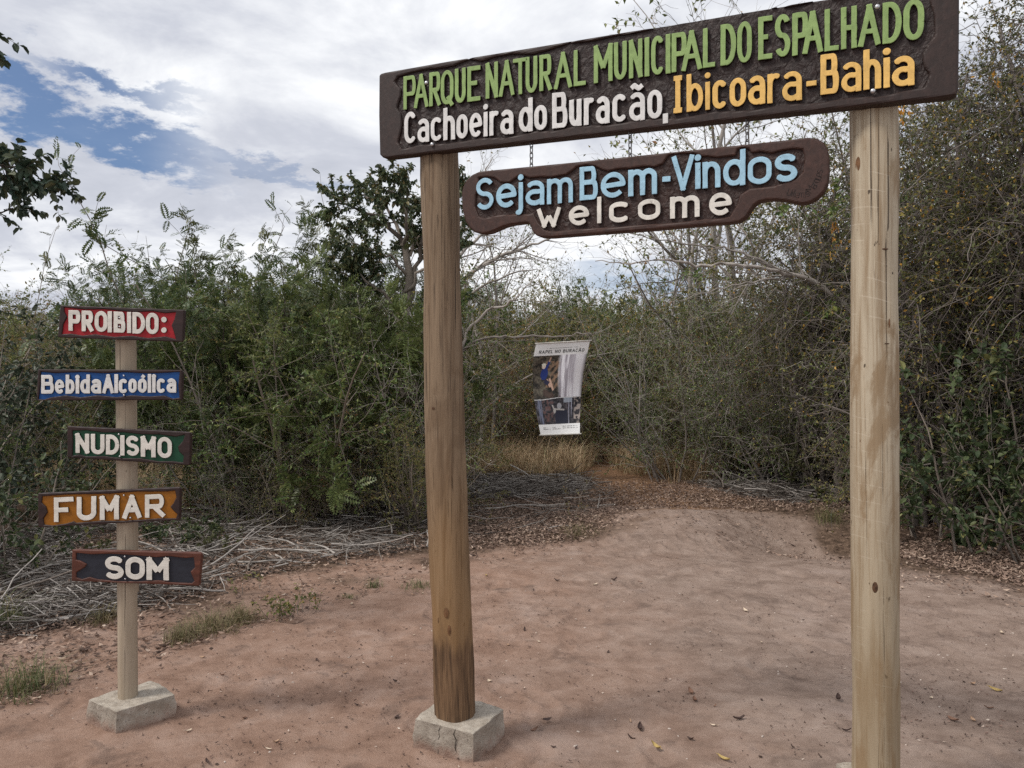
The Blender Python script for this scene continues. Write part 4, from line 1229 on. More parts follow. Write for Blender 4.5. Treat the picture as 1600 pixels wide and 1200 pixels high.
    put(B * (S > .72) * (S < .80) * sstep(.35, .6, streak_) * .9, (.45, .46, .56)); put(B * (S > .85) * sstep(.45, .6, n2) * .8, (.40, .34, .30))
    put(B * (T < .66) * (S > .62) * (S < .80) * .8, (.40, .45, .52))
    blob(.52, .69, .05, .06, (.34, .34, .36)); bar(.40, .72, .62, .735, .014, (.42, .40, .38)); bar(.40, .72, .37, .68, .012, (.42, .40, .38)); blob(.41, .74, .03, .05, (.40, .38, .36))
    put((np.abs(T - 0.605 - 0.004 * np.sin(S * 9)) < 0.0035), (.62, .62, .62))
    # lettering
    def text(txt, s0, s1, t_base, h, tk, c):
        ws = [GL[q][0] if q != ' ' else 0.35 for q in txt]; tot = sum(ws) + 0.16 * (len(ws) - 1); k = (s1 - s0) / tot; a = s0
        ASP = 1.72
        for q, w_ in zip(txt, ws):
            if q != ' ':
                lines = letter_lines(q, a, a + w_ * k, 0, h, tk, None)
                sd = stroke_sdf(lines, tk)(S, (t_base - T) * ASP)
                put(sstep(0.003, -0.003, sd), c)
            a += (w_ + 0.16) * k
    text('RAPEL NO BURAC\u00c3O', .085, .93, .112, .060, .0066, (.035, .04, .04))
    text('ECOTURISMO E AVENTURA NA CHAPADA'.replace('G', 'C'), .24, .82, .062, .014, .0022, (.12, .12, .12)) if False else None
    # rows of print too fine to read stay as fine broken rules
    for t0, a, b in ((.060, .22, .82), (.938, .09, .27), (.938, .32, .52), (.912, .57, .93), (.932, .57, .95), (.922, .10, .16), (.922, .33, .40)):
        m = (np.abs(T - t0) < 0.0045) * (S > a) * (S < b) * (vnoise(S * 95, T * 3, 4) > 0.36)
        put(m * .75, (.10, .10, .10))
    m, nt, bs, out, tc = mat('printed_banner_vinyl')
    at = nt.node('ShaderNodeAttribute', attribute_name='print')
    nt.link(at.outputs['Color'], bs.inputs['Base Color'])
    bs.inputs['Roughness'].default_value = 0.45
    t = thing('banner', 'tall white printed banner hanging from a branch at the start of the trail', 'banner', tuple(root))
    o = mesh('banner_sheet', V, Fq, m, t)
    md = o.modifiers.new('thickness', 'SOLIDIFY'); md.thickness = 0.0015
    ca = o.data.color_attributes.new('print', 'FLOAT_COLOR', 'POINT')
    full = np.concatenate([col.reshape(-1, 3), np.ones((nu * nv, 1))], 1).astype(np.float32)
    ca.data.foreach_set('color', full.ravel())
    M_ROD = flatmat('pale_batten_wood', (0.50, 0.48, 0.44))
    for row, nm in ((0, 'rod'), (nv - 1, 'rod')):
        a = V[row * nu] + np.array([-.018, -.004, 0]); b = V[row * nu + nu - 1] + np.array([.018, -.004, 0])
        W, Q = tube_mesh([(np.array([a, (a + b) / 2, b]), np.full(3, 0.008))], 8)
        mesh(nm, W, Q, M_ROD, t)
    M_CORD = flatmat('thin_cord', (0.20, 0.17, 0.13))
    a = V[0]; b = V[nu - 1]
    # two cords up to the carrying branch
    for e, tx in ((a, (836, 527)), (b, (916, 524))):
        q = P(tx[0], tx[1], 9.0) - root
        W, Q = tube_mesh([(np.array([e, q]), np.full(2, 0.003))], 4)
        mesh('cord', W, Q, M_CORD, t)
make_banner()
#@@VEG@@
# ================================================================== VEGETATION
def leaf_mat(name, cols, gloss=0.45, trans=0.25, obj_var=0.35):
    """cols: [(position, colour)], picked leaf by leaf; copies differ a little as a whole"""
    m, nt, bs, out, tc = mat(name)
    geo = nt.node('ShaderNodeNewGeometry')
    oi = nt.node('ShaderNodeObjectInfo')
    c = nt.ramp(geo.outputs['Random Per Island'], cols, 'LINEAR')
    k = nt.math('ADD', 1.36 - obj_var * 0.5, nt.math('MULTIPLY', oi.outputs['Random'], obj_var))
    if obj_var:      # some plants are drier and browner than their neighbours
        dry = nt.remap(nt.math('FRACT', nt.math('MULTIPLY', oi.outputs['Random'], 7.31)), 0.45, 1.0, 0, 0.30)
        c = nt.mix(dry, c, (0.150, 0.115, 0.055))
    sc = nt.node('ShaderNodeVectorMath', operation='SCALE')
    nt.link(c, sc.inputs[0]); nt.link(k, sc.inputs[3])
    col = sc.outputs[0]
    nt.link(col, bs.inputs['Base Color'])
    bs.inputs['Roughness'].default_value = gloss
    bs.inputs['Specular IOR Level'].default_value = 0.35
    tr = nt.node('ShaderNodeBsdfTranslucent')
    nt.link(col, tr.inputs[0])
    mx = nt.node('ShaderNodeMixShader')
    mx.inputs[0].default_value = trans
    nt.link(bs.outputs[0], mx.inputs[1]); nt.link(tr.outputs[0], mx.inputs[2])
    nt.link(mx.outputs[0], out.inputs[0])
    return m
def bark_mat(name, a, b):
    m, nt, bs, out, tc = mat(name)
    geo = nt.node('ShaderNodeNewGeometry')
    n = nt.noise(tc.outputs['Object'], 14, 5, 0.7)
    f = nt.math('ADD', nt.math('MULTIPLY', n, 0.7), nt.math('MULTIPLY', geo.outputs['Random Per Island'], 0.45))
    c = nt.ramp(f, [(0.30, a), (0.75, b)])
    nt.link(c, bs.inputs['Base Color'])
    bs.inputs['Roughness'].default_value = 0.9
    return m
L_OLIVE = leaf_mat('olive_leaves', [(0.0, (0.054, 0.066, 0.022)), (0.35, (0.098, 0.118, 0.034)), (0.7, (0.150, 0.162, 0.048)), (0.9, (0.24, 0.195, 0.070)), (1.0, (0.24, 0.115, 0.045))])
L_GREEN = leaf_mat('green_leaves', [(0.0, (0.050, 0.082, 0.026)), (0.5, (0.090, 0.135, 0.040)), (0.85, (0.150, 0.185, 0.058)), (1.0, (0.23, 0.22, 0.07))])
L_FEATHER = leaf_mat('feathery_leaflets', [(0.0, (0.038, 0.060, 0.026)), (0.5, (0.064, 0.092, 0.036)), (0.9, (0.11, 0.13, 0.05)), (1.0, (0.15, 0.13, 0.06))])
L_DRY = leaf_mat('dry_leaves', [(0.0, (0.095, 0.098, 0.034)), (0.4, (0.150, 0.150, 0.048)), (0.7, (0.225, 0.185, 0.066)), (0.88, (0.27, 0.155, 0.075)), (1.0, (0.34, 0.14, 0.05))])
L_DARK = leaf_mat('dark_glossy_leaves', [(0.0, (0.022, 0.040, 0.028)), (0.6, (0.040, 0.060, 0.040)), (1.0, (0.085, 0.095, 0.050))], 0.4, 0.15, 0.0)
L_BROAD = leaf_mat('broad_leaves', [(0.0, (0.022, 0.036, 0.016)), (0.5, (0.040, 0.058, 0.024)), (0.9, (0.075, 0.095, 0.038)), (1.0, (0.20, 0.19, 0.07))], 0.5, 0.25, 0.15)
L_GREYBROAD = leaf_mat('dull_broad_leaves', [(0.0, (0.022, 0.034, 0.022)), (0.5, (0.040, 0.054, 0.035)), (1.0, (0.085, 0.095, 0.065))], 0.5, 0.15)
L_VINE = leaf_mat('vine_leaves', [(0.0, (0.036, 0.044, 0.017)), (0.4, (0.062, 0.074, 0.025)), (0.75, (0.115, 0.115, 0.038)), (0.92, (0.24, 0.19, 0.05)), (1.0, (0.36, 0.19, 0.03))])
B_GREY = bark_mat('grey_bark', (0.15, 0.13, 0.115), (0.40, 0.36, 0.325))
B_BROWN = bark_mat('brown_twig_bark', (0.085, 0.070, 0.058), (0.29, 0.245, 0.205))
B_TWIGD = bark_mat('dark_grey_twigs', (0.070, 0.058, 0.050), (0.21, 0.18, 0.16))
B_TWIG = bark_mat('mauve_grey_twigs', (0.115, 0.090, 0.070), (0.32, 0.265, 0.215))
B_PALE = bark_mat('pale_bark', (0.22, 0.20, 0.18), (0.48, 0.45, 0.41))
B_DARK = bark_mat('dark_bark', (0.030, 0.025, 0.020), (0.095, 0.078, 0.062))

def nrm(v):
    return v / (np.linalg.norm(v) + 1e-12)
def rand_dir(rs):
    return nrm(rs.normal(size=3))
def tilt(rs, d, ang):
    q = nrm(np.cross(d, rand_dir(rs)))
    return nrm(d * math.cos(ang) + q * math.sin(ang))

class Plant:
    def __init__(self, seed):
        self.rs = np.random.default_rng(seed)
        self.thick = []; self.thin = []
        self.leaf = []           # (pos, dir, size)
    def stem(self, p, d, L, r, S, lev=0):
        rs = self.rs; s = S[lev]
        n = max(2, int(round(L / s['seg'])))
        step = L / n
        pts = [np.array(p, float)]; dirs = [d]
        bend = rand_dir(rs) * s.get('bend', 0.0)
        for i in range(n):
            d = nrm(d + rs.normal(size=3) * s['wander'] + np.array([0, 0, s['up']]) * step + bend * step)
            p = pts[-1] + d * step
            if p[2] < 0.03: p[2] = 0.03 + rs.random() * 0.05
            pts.append(p); dirs.append(d)
        rad = r * (1 - (1 - s['tip']) * np.linspace(0, 1, n + 1))
        (self.thick if r > 0.009 else self.thin).append((np.array(pts), rad))
        self.along(np.array(pts), dirs, rad, L, S, lev)
    def along(self, pts, dirs, rad, L, S, lev):
        rs = self.rs; s = S[lev]; n = len(pts) - 1
        if lev + 1 < len(S):
            k = rs.poisson(s['kids'] * L) if s['kids'] * L < 1.5 else int(round(s['kids'] * L * rs.uniform(0.85, 1.15)))
            for _ in range(k):
                t = s['start'] + (1 - s['start']) * rs.random()
                i = min(n - 1, int(t * n)); f = t * n - i
                q = pts[i] * (1 - f) + pts[i + 1] * f
                dd = tilt(rs, dirs[i], R(rs.uniform(*s['ang'])))
                dd = nrm(dd + np.array([0, 0, s.get('lift', 0.0)]))
                LL = rs.uniform(*s['len']) * (1 - 0.45 * t)
                self.stem(q, dd, LL, max(S[lev + 1].get('rmin', 0.0014), rad[i] * s['rk']), S, lev + 1)
        m = s.get('leaf', 0)
        if m:
            k = rs.poisson(m * L)
            if k:
                t = s.get('lstart', 0.1) + (1 - s.get('lstart', 0.1)) * rs.random(k)
                i = np.minimum(n - 1, (t * n).astype(int)); f = (t * n - i)[:, None]
                pos = pts[i] * (1 - f) + pts[i + 1] * f
                dr = np.array(dirs)[i]
                o = rs.normal(size=(k, 3)); o /= np.linalg.norm(o, axis=1, keepdims=True)
                dr = dr * 0.55 + o * 0.8; dr[:, 2] += s.get('droop', -0.1)
                dr /= np.linalg.norm(dr, axis=1, keepdims=True)
                self.leaf.append((pos, dr, rs.uniform(0.65, 1.25, k)))
    def leaves(self):
        if not self.leaf: return np.zeros((0, 3)), np.zeros((0, 3)), np.zeros(0)
        return np.vstack([a for a, _, _ in self.leaf]), np.vstack([a for _, a, _ in self.leaf]), np.concatenate([a for _, _, a in self.leaf])
    def branch_mesh(self, sides=6):
        Vs = []; Fs = []; off = 0
        for ln, sd in ((self.thick, sides), (self.thin, 3)):
            if ln:
                V, Q = tube_mesh(ln, sd); Vs.append(V); Fs.append(Q + off); off += len(V)
        return np.vstack(Vs), np.vstack(Fs)

def leaf_quads(rs, pos, d, size, length, width, fold=0.18):
    n = len(pos)
    up = np.tile(np.array([0, 0, 1.0]), (n, 1)) + rs.normal(size=(n, 3)) * 0.55
    side = np.cross(d, up); side /= (np.linalg.norm(side, axis=1, keepdims=True) + 1e-9)
    nn = np.cross(side, d)
    L = (length * size)[:, None]; W = (width * size)[:, None]
    a = pos; b = pos + d * L * 0.45 + side * W * 0.5 + nn * L * fold * 0.5
    c = pos + d * L - nn * L * fold; e = pos + d * L * 0.45 - side * W * 0.5 + nn * L * fold * 0.5
    V = np.stack([a, b, c, e], 1).reshape(-1, 3)
    return V, np.arange(4 * n).reshape(n, 4)
def leaf_broad(rs, pos, d, size, length, width):
    n = len(pos)
    up = np.tile(np.array([0, 0, 1.0]), (n, 1)) + rs.normal(size=(n, 3)) * 0.4
    side = np.cross(d, up); side /= (np.linalg.norm(side, axis=1, keepdims=True) + 1e-9)
    nn = np.cross(side, d)
    L = (length * size)[:, None]; W = (width * size)[:, None]
    P_ = lambda l, w, h: pos + d * L * l + side * W * w + nn * L * h
    V = np.stack([P_(0, 0, 0), P_(.30, .46, .10), P_(.70, .40, .06), P_(1.0, 0, -.16), P_(.70, -.40, .06), P_(.30, -.46, .10), P_(.5, 0, -0.02)], 1).reshape(-1, 3)
    i = np.arange(n)[:, None] * 7
    Q = np.concatenate([i + np.array([[0, 1, 2, 6]]), i + np.array([[6, 2, 3, 4]]), i + np.array([[0, 6, 4, 5]])])
    return V, Q
def leaf_pinnate(rs, pos, d, size, length, pairs, lw):
    """a feather of small leaflets along a drooping midrib"""
    n = len(pos)
    up = np.tile(np.array([0, 0, 1.0]), (n, 1)) + rs.normal(size=(n, 3)) * 0.35
    side = np.cross(d, up); side /= (np.linalg.norm(side, axis=1, keepdims=True) + 1e-9)
    nn = np.cross(side, d)
    Vs = []
    for k in range(pairs):
        t = (k + 0.7) / pairs
        c = pos + d * (length * size * t)[:, None] - nn * (length * size * 0.25 * t * t)[:, None]
        ll = (length * 0.30 * size * math.sin(math.pi * (0.2 + 0.7 * t)))[:, None]
        for s in (1, -1):
            o = side * s * 0.9 + d * 0.45 + nn * rs.normal(0, .15, (n, 1))
            w = d * lw * size[:, None]
            Vs.append(np.stack([c, c + o * ll * 0.5 + w * .5, c + o * ll, c + o * ll * 0.5 - w * .5], 1))
    V = np.concatenate(Vs).reshape(-1, 3)
    return V, np.arange(len(V)).reshape(-1, 4)

def build_plant(name, label, cat, group, pl, bark, leafm, kind, length, width, loc=(0, 0, 0), pairs=8, part='stem', sides=6, extra=None):
    t = thing(name, label, cat, loc, 0, group)
    V, Q = pl.branch_mesh(sides)
    mesh(part, V, Q, bark, t)
    pos, d, s = pl.leaves()
    if len(pos):
        if kind == 'pinnate': V, Q = leaf_pinnate(pl.rs, pos, d, s, length, pairs, width)
        elif kind == 'broad': V, Q = leaf_broad(pl.rs, pos, d, s, length, width)
        else: V, Q = leaf_quads(pl.rs, pos, d, s, length, width)
        mesh('foliage', V, Q, leafm, t, smooth=False)
    return t

def bush(seed, stems, H, base_r, lean, S, r0=0.02, hvar=0.3):
    pl = Plant(seed); rs = pl.rs
    for k in range(stems):
        a = rs.uniform(0, 2 * math.pi); rr = base_r * math.sqrt(rs.random())
        d = nrm(np.array([math.cos(a) * lean * rs.uniform(.2, 1), math.sin(a) * lean * rs.uniform(.2, 1), 1]))
        pl.stem((math.cos(a) * rr, math.sin(a) * rr, 0.0), d, H * rs.uniform(1 - hvar, 1.0), r0 * rs.uniform(.6, 1.1), S)
    return pl

PROTO = {}
# --- leafy shrubs, olive and green
S_leafy = [dict(seg=.28, wander=.10, up=.10, kids=6.5, start=.08, ang=(30, 75), len=(.5, 1.15), rk=.5, tip=.25),
           dict(seg=.14, wander=.16, up=.15, kids=7.0, start=.15, ang=(25, 70), len=(.18, .48), rk=.55, tip=.3, leaf=24),
           dict(seg=.10, wander=.2, up=.1, kids=0, start=0, ang=(0, 0), len=(0, 0), rk=.5, tip=.4, leaf=74, rmin=.0018)]
S_feath = [dict(seg=.35, wander=.09, up=.0, kids=4.6, start=.12, ang=(25, 65), len=(.7, 1.6), rk=.5, tip=.22, bend=.12),
           dict(seg=.18, wander=.10, up=.10, kids=3.6, start=.12, ang=(20, 60), len=(.3, .7), rk=.5, tip=.25, leaf=24, droop=.05),
           dict(seg=.12, wander=.13, up=.05, kids=0, start=0, ang=(0, 0), len=(0, 0), rk=.5, tip=.4, leaf=34, rmin=.0016)]
S_dry = [dict(seg=.26, wander=.13, up=.10, kids=6.5, start=.05, ang=(25, 75), len=(.5, 1.2), rk=.45, tip=.2),
         dict(seg=.13, wander=.20, up=.06, kids=9.5, start=.08, ang=(25, 80), len=(.2, .6), rk=.5, tip=.3, leaf=9),
         dict(seg=.08, wander=.26, up=.0, kids=2.8, start=.1, ang=(25, 80), len=(.08, .24), rk=.6, tip=.4, leaf=17, rmin=.0024),
         dict(seg=.06, wander=.25, up=.0, kids=0, start=0, ang=(0, 0), len=(0, 0), rk=.5, tip=.5, leaf=14, rmin=.0019)]
S_bare = [dict(seg=.35, wander=.09, up=.06, kids=2.1, start=.22, ang=(22, 55), len=(1.2, 2.6), rk=.55, tip=.25),
          dict(seg=.2, wander=.13, up=.10, kids=4.6, start=.12, ang=(22, 60), len=(.5, 1.2), rk=.5, tip=.2),
          dict(seg=.12, wander=.17, up=.08, kids=6.0, start=.1, ang=(22, 60), len=(.2, .5), rk=.55, tip=.3, leaf=3),
          dict(seg=.08, wander=.18, up=.0, kids=0, start=0, ang=(0, 0), len=(0, 0), rk=.5, tip=.5, leaf=9, rmin=.0020)]
def shrub_protos():
    PROTO['leafy1'] = lambda: (bush(101, 10, 2.7, .40, .85, S_leafy), B_BROWN, L_OLIVE, 'quad', .031, .017)
    PROTO['leafy2'] = lambda: (bush(102, 10, 2.5, .45, .95, S_leafy), B_BROWN, L_GREEN, 'quad', .036, .019)
    PROTO['leafy3'] = lambda: (bush(103, 11, 2.0, .5, 1.1, S_leafy), B_BROWN, L_OLIVE, 'quad', .034, .018)
    PROTO['feath1'] = lambda: (bush(117, 9, 3.5, .40, .70, S_feath, .026), B_BROWN, L_FEATHER, 'pinnate', .125, .017)
    PROTO['feath2'] = lambda: (bush(112, 8, 3.3, .35, .80, S_feath, .026), B_DARK, L_FEATHER, 'pinnate', .12, .017)
    PROTO['dry1'] = lambda: (bush(121, 16, 2.5, .50, .85, S_dry, .015), B_TWIG, L_DRY, 'quad', .036, .019)
    PROTO['dry2'] = lambda: (bush(122, 13, 2.7, .45, .80, S_dry, .016), B_GREY, L_GREEN, 'quad', .034, .018)
    PROTO['dry3'] = lambda: (bush(123, 16, 1.9, .50, .90, S_dry, .013), B_TWIG, L_OLIVE, 'quad', .033, .018)
    PROTO['bare1'] = lambda: (bush(131, 2, 4.4, .18, .35, S_bare, .040), B_GREY, L_OLIVE, 'quad', .05, .026)
    PROTO['bare2'] = lambda: (bush(132, 2, 4.8, .15, .40, S_bare, .042), B_GREY, L_DRY, 'quad', .045, .024)
shrub_protos()
HEIGHT = dict(leafy1=3.4, leafy2=3.2, leafy3=2.8, feath1=4.0, feath2=3.8, dry1=3.1, dry2=3.3, dry3=2.5, bare1=6.0, bare2=6.2)
BUILT = {}
def place(key, px, Z, top, label, cat='shrub', group=None, rot=None, name='shrub', wide=1.0, base=None):
    """stand a plant at a ground point in column px, Z metres away, reaching the given height line"""
    x = (px - 800) / F * Z
    z = g1(x, Z) - 0.02
    if rot is None: rot = (hash((key, int(px), int(Z * 10))) % 628) / 100.0
    rot = (px * 7.13 + Z * 31.7) % 6.283
    want = EYE + (600 - top) / F * Z - z
    if key not in BUILT:
        pl, bark, lm, kind, ln, wd = PROTO[key]()
        BUILT[key] = build_plant(name, label, cat, group, pl, bark, lm, kind, ln, wd, part='trunk' if 'bare' in key else 'stem')
        zz = max(v.co.z for c in BUILT[key].children for v in c.data.vertices)
        HEIGHT[key] = zz * 0.93
        o = BUILT[key]
        o.location = (x, Z, z); o.rotation_euler = (0, 0, rot)
    else:
        o = dup(BUILT[key], (x, Z, z), rot, 1.0, label, group)
        o.name = name
        o['category'] = cat
    k = want / HEIGHT[key]
    o.scale = (k * wide, k * wide, k)
    return o

# ---- left thicket, front row
GL_ = 'shrubs of the thicket on the left'
place('feath1', 250, 13.4, 440, 'tall feathery shrub whose arching tips rise behind the red board', group=GL_)
place('feath2', 395, 10.4, 365, 'tall feathery shrub with the highest arching sprays between the thin post and brown post', group=GL_)
place('feath1', 500, 11.3, 368, 'dark feathery shrub beside the dense-crowned tree, its sprays against the sky', group=GL_)
place('leafy2', 440, 9.4, 425, 'bright green leafy shrub in the middle of the left thicket', group=GL_)
place('leafy2', 560, 9.9, 480, 'green leafy shrub at the foot of the dense-crowned tree', group=GL_)
place('leafy1', 375, 10.6, 470, 'olive shrub just right of the blue board', group=GL_)
place('leafy1', 225, 13.2, 470, 'olive shrub directly behind the thin sign post', group=GL_)
place('dry2', 620, 9.3, 470, 'twiggy brown shrub touching the left edge of the brown post', group=GL_)
place('dry2', 370, 9.0, 560, 'low twiggy shrub of fallen dry stems above the brushwood', group=GL_)
place('dry1', 530, 9.2, 600, 'grey dry shrub low in front of the dense-crowned tree', group=GL_)
place('dry3', 450, 8.7, 670, 'knee-high dry shrub at the brushwood edge, mid left', group=GL_)
place('dry3', 290, 11.8, 655, 'knee-high dry shrub right of the green board', group=GL_)
place('leafy3', 655, 8.8, 640, 'small olive shrub partly hidden by the brown post', group=GL_)
place('dry1', 140, 13.4, 455, 'grey leafless shrub left of the red board', group=GL_)
place('dry2', 50, 12.4, 405, 'pale grey thin shrub against the sky at far left', group=GL_)
place('bare1', 160, 15.0, 395, 'slender grey tree with sparse leaves at far left skyline', 'tree', 'trees on the skyline', name='slender_tree')
place('feath2', 310, 14.0, 432, 'second-row feathery shrub right of the red board', group=GL_)
place('leafy1', 460, 13.0, 428, 'second-row olive shrub under the skyline sprays', group=GL_)
place('dry2', 600, 12.6, 425, 'second-row twiggy shrub behind the dense-crowned tree', group=GL_)
place('leafy3', -10, 9.5, 560, 'olive shrub low at the far left edge', group=GL_)
place('leafy3', 120, 14.0, 590, 'olive shrub between the blue and green boards', group=GL_)

L_LONG = leaf_mat('long_fresh_leaflets', [(0.0, (0.045, 0.085, 0.026)), (0.5, (0.080, 0.135, 0.040)), (0.9, (0.135, 0.185, 0.060)), (1.0, (0.20, 0.22, 0.08))], .4, .3)
L_YELLOW = leaf_mat('yellowing_leaves', [(0.0, (0.095, 0.098, 0.028)), (0.5, (0.165, 0.160, 0.044)), (0.85, (0.24, 0.205, 0.060)), (1.0, (0.30, 0.15, 0.04))], .5, .3, .2)
S_spray = [dict(seg=.22, wander=.07, up=-.05, kids=2.6, start=.45, ang=(25, 60), len=(.25, .65), rk=.5, tip=.25, bend=.18, leaf=0),
           dict(seg=.10, wander=.12, up=.0, kids=1.2, start=.2, ang=(25, 60), len=(.12, .3), rk=.6, tip=.4, leaf=17, droop=-.05, rmin=.003),
           dict(seg=.08, wander=.12, up=.0, kids=0, start=0, ang=(0, 0), len=(0, 0), rk=.5, tip=.5, leaf=24, rmin=.002)]
PROTO['spray1'] = lambda: (bush(161, 3, 3.6, .25, .55, S_spray, .017), B_BROWN, L_FEATHER, 'pinnate', .13, .020)
PROTO['spray2'] = lambda: (bush(162, 4, 3.4, .35, .75, S_spray, .016), B_BROWN, L_FEATHER, 'pinnate', .12, .020)
PROTO['long1'] = lambda: (bush(151, 7, 2.5, .30, .75, S_feath, .020), B_BROWN, L_LONG, 'pinnate', .17, .024)
PROTO['yell1'] = lambda: (bush(152, 9, 2.6, .40, .85, S_leafy), B_GREY, L_YELLOW, 'quad', .036, .020)
place('long1', 455, 9.3, 418, 'fresh green shrub with long leaflets, brightest bush left of the brown post', group=GL_)
place('yell1', 560, 11.6, 450, 'yellow-green shrub in the gap left of the dense-crowned tree', group=GL_)
place('yell1', 160, 14.5, 470, 'yellow-green shrub behind the thin post between red and blue boards', group=GL_)
place('spray1', 200, 11.6, 312, 'few tall arching feathery sprays over the right half of the red board', group=GL_)
place('spray2', 470, 11.8, 312, 'tall arching feathery sprays in the middle of the left skyline', group=GL_)
place('spray2', 110, 12.6, 352, 'thin arching feathery sprays left of the red board', group=GL_)
place('spray1', 365, 11.2, 325, 'tall arching feathery sprays midway between thin post and brown post', group=GL_)
place('spray1', 290, 12.4, 350, 'lower arching feathery sprays just right of the red board', group=GL_)
# ---- middle thicket behind the banner
GM_ = 'shrubs of the thicket behind the banner'
place('leafy1', 750, 19.8, 440, 'olive shrub right beside the brown post behind the pale branch', group=GM_, wide=.8)
place('dry1', 800, 19.2, 520, 'grey-stemmed dry shrub just left of the banner', group=GM_, wide=.8)
place('dry2', 860, 20.6, 450, 'twiggy shrub directly behind the banner', group=GM_, wide=.8)
place('leafy1', 905, 22.1, 425, 'olive shrub whose top shows over the banner', group=GM_, wide=.8)
place('dry1', 945, 20.4, 500, 'grey dry shrub just right of the banner', group=GM_, wide=.8)
place('leafy2', 1000, 20.0, 455, 'green shrub between the banner and the dark thicket', group=GM_, wide=.8)
place('dry2', 1060, 12.8, 470, 'twiggy brown shrub in the centre of the right thicket', group=GM_)
place('leafy1', 1110, 13.2, 445, 'olive shrub under the long pale limb', group=GM_)
place('leafy3', 1100, 14.6, 640, 'low leafy shrub at the right edge of the trail mouth', group=GM_)
place('leafy2', 1150, 13.9, 590, 'low lush green shrub over the dry grass, right of the trail', group=GM_)
place('leafy3', 1150, 13.4, 590, 'low green shrub above the right brushwood heap', group=GM_)
place('leafy2', 1220, 12.9, 580, 'low green shrub left of the pale post', group=GM_)
place('dry3', 1110, 13.6, 655, 'tangled grey dry shrub above the right brushwood heap', group=GM_)
place('dry2', 1175, 12.4, 470, 'dark twiggy shrub under the fork of the pale limb', group=GM_)
place('dry2', 1240, 11.8, 440, 'tall dark twiggy shrub left of the pale post', group=GM_)
place('dry1', 1290, 12.0, 480, 'grey-brown shrub half hidden by the pale post', group=GM_)
place('dry3', 770, 18.4, 640, 'low dry shrub right of the brown post behind the grass', group=GM_, wide=.8)
place('dry3', 1260, 12.4, 670, 'low brown shrub at the foot of the thicket left of the pale post', group=GM_)

for px_, Z_, top_, k_, lab_ in ((700, 15.5, 500, 'dry1', 'grey twiggy shrub peeping past the right edge of the brown post'), (780, 19.0, 470, 'dry2', 'twiggy shrub left of and behind the banner'), (830, 20.4, 445, 'dry1', 'grey twiggy shrub whose top shows left over the banner'),
                               (905, 21.5, 580, 'dry3', 'low tangled shrub closing the end of the trail'), (945, 23.0, 520, 'dry1', 'grey twiggy shrub above the end of the trail'), (985, 21.0, 560, 'dry2', 'low twiggy shrub right of the end of the trail'),
                               (1045, 17.6, 480, 'dry1', 'grey twiggy shrub standing behind the trail, right of the banner'), (1085, 15.0, 500, 'dry1', 'mauve-grey twig mass in the centre of the right thicket'), (1140, 14.6, 520, 'dry1', 'mauve-grey twig mass above the standing forked stick'),
                               (1200, 13.8, 470, 'dry1', 'mauve-grey twig mass below the pale fork'), (1265, 13.0, 420, 'dry1', 'tall mauve-grey twig mass left of the pale post'), (1310, 12.6, 560, 'dry3', 'low mauve-grey shrub behind the pale post')):
    place(k_, px_, Z_, top_, lab_, group=GM_, wide=.9)
for px_, Z_, top_, lab_ in ((765, 17.2, 468, 'yellow-olive shrub between the brown post and banner'), (870, 20.5, 432, 'yellow-olive shrub whose top shows above the banner'), (1010, 17.5, 470, 'yellow-olive shrub right of the banner'),
                            (1075, 16.6, 455, 'yellow-olive shrub left of the mauve twig masses'), (1130, 14.2, 600, 'low yellow-olive shrub above the right heap'), (1225, 14.4, 455, 'yellow-olive shrub under the fork of the pale limb')):
    place('yell1', px_, Z_, top_, lab_, group=GM_, wide=.9)
# ---- bare trees on the skyline
GT_ = 'trees on the skyline'
place('bare1', 745, 14.5, 262, 'bare grey tree with fanning twigs beside the brown post', 'tree', GT_, name='bare_tree')
place('bare2', 1015, 16.5, 196, 'pale bare tree behind the middle of the welcome board', 'tree', GT_, name='bare_tree')
place('bare1', 1125, 15.5, 165, 'grey leafy-twigged tree behind the word Vindos', 'tree', GT_, name='bare_tree')
place('bare2', 1210, 14.5, 150, 'pale-stemmed tree right of the welcome board, behind the fork', 'tree', GT_, name='bare_tree')
place('bare1', 1290, 13.0, 120, 'grey tree close to the left of the pale post top', 'tree', GT_, name='bare_tree')
place('bare1', 905, 19.0, 395, 'thin grey tree below the welcome board', 'tree', GT_, name='bare_tree')
place('bare1', 1180, 17.0, -45, 'tall bare tree whose twig tips show over the big board', 'tree', GT_, name='bare_tree')

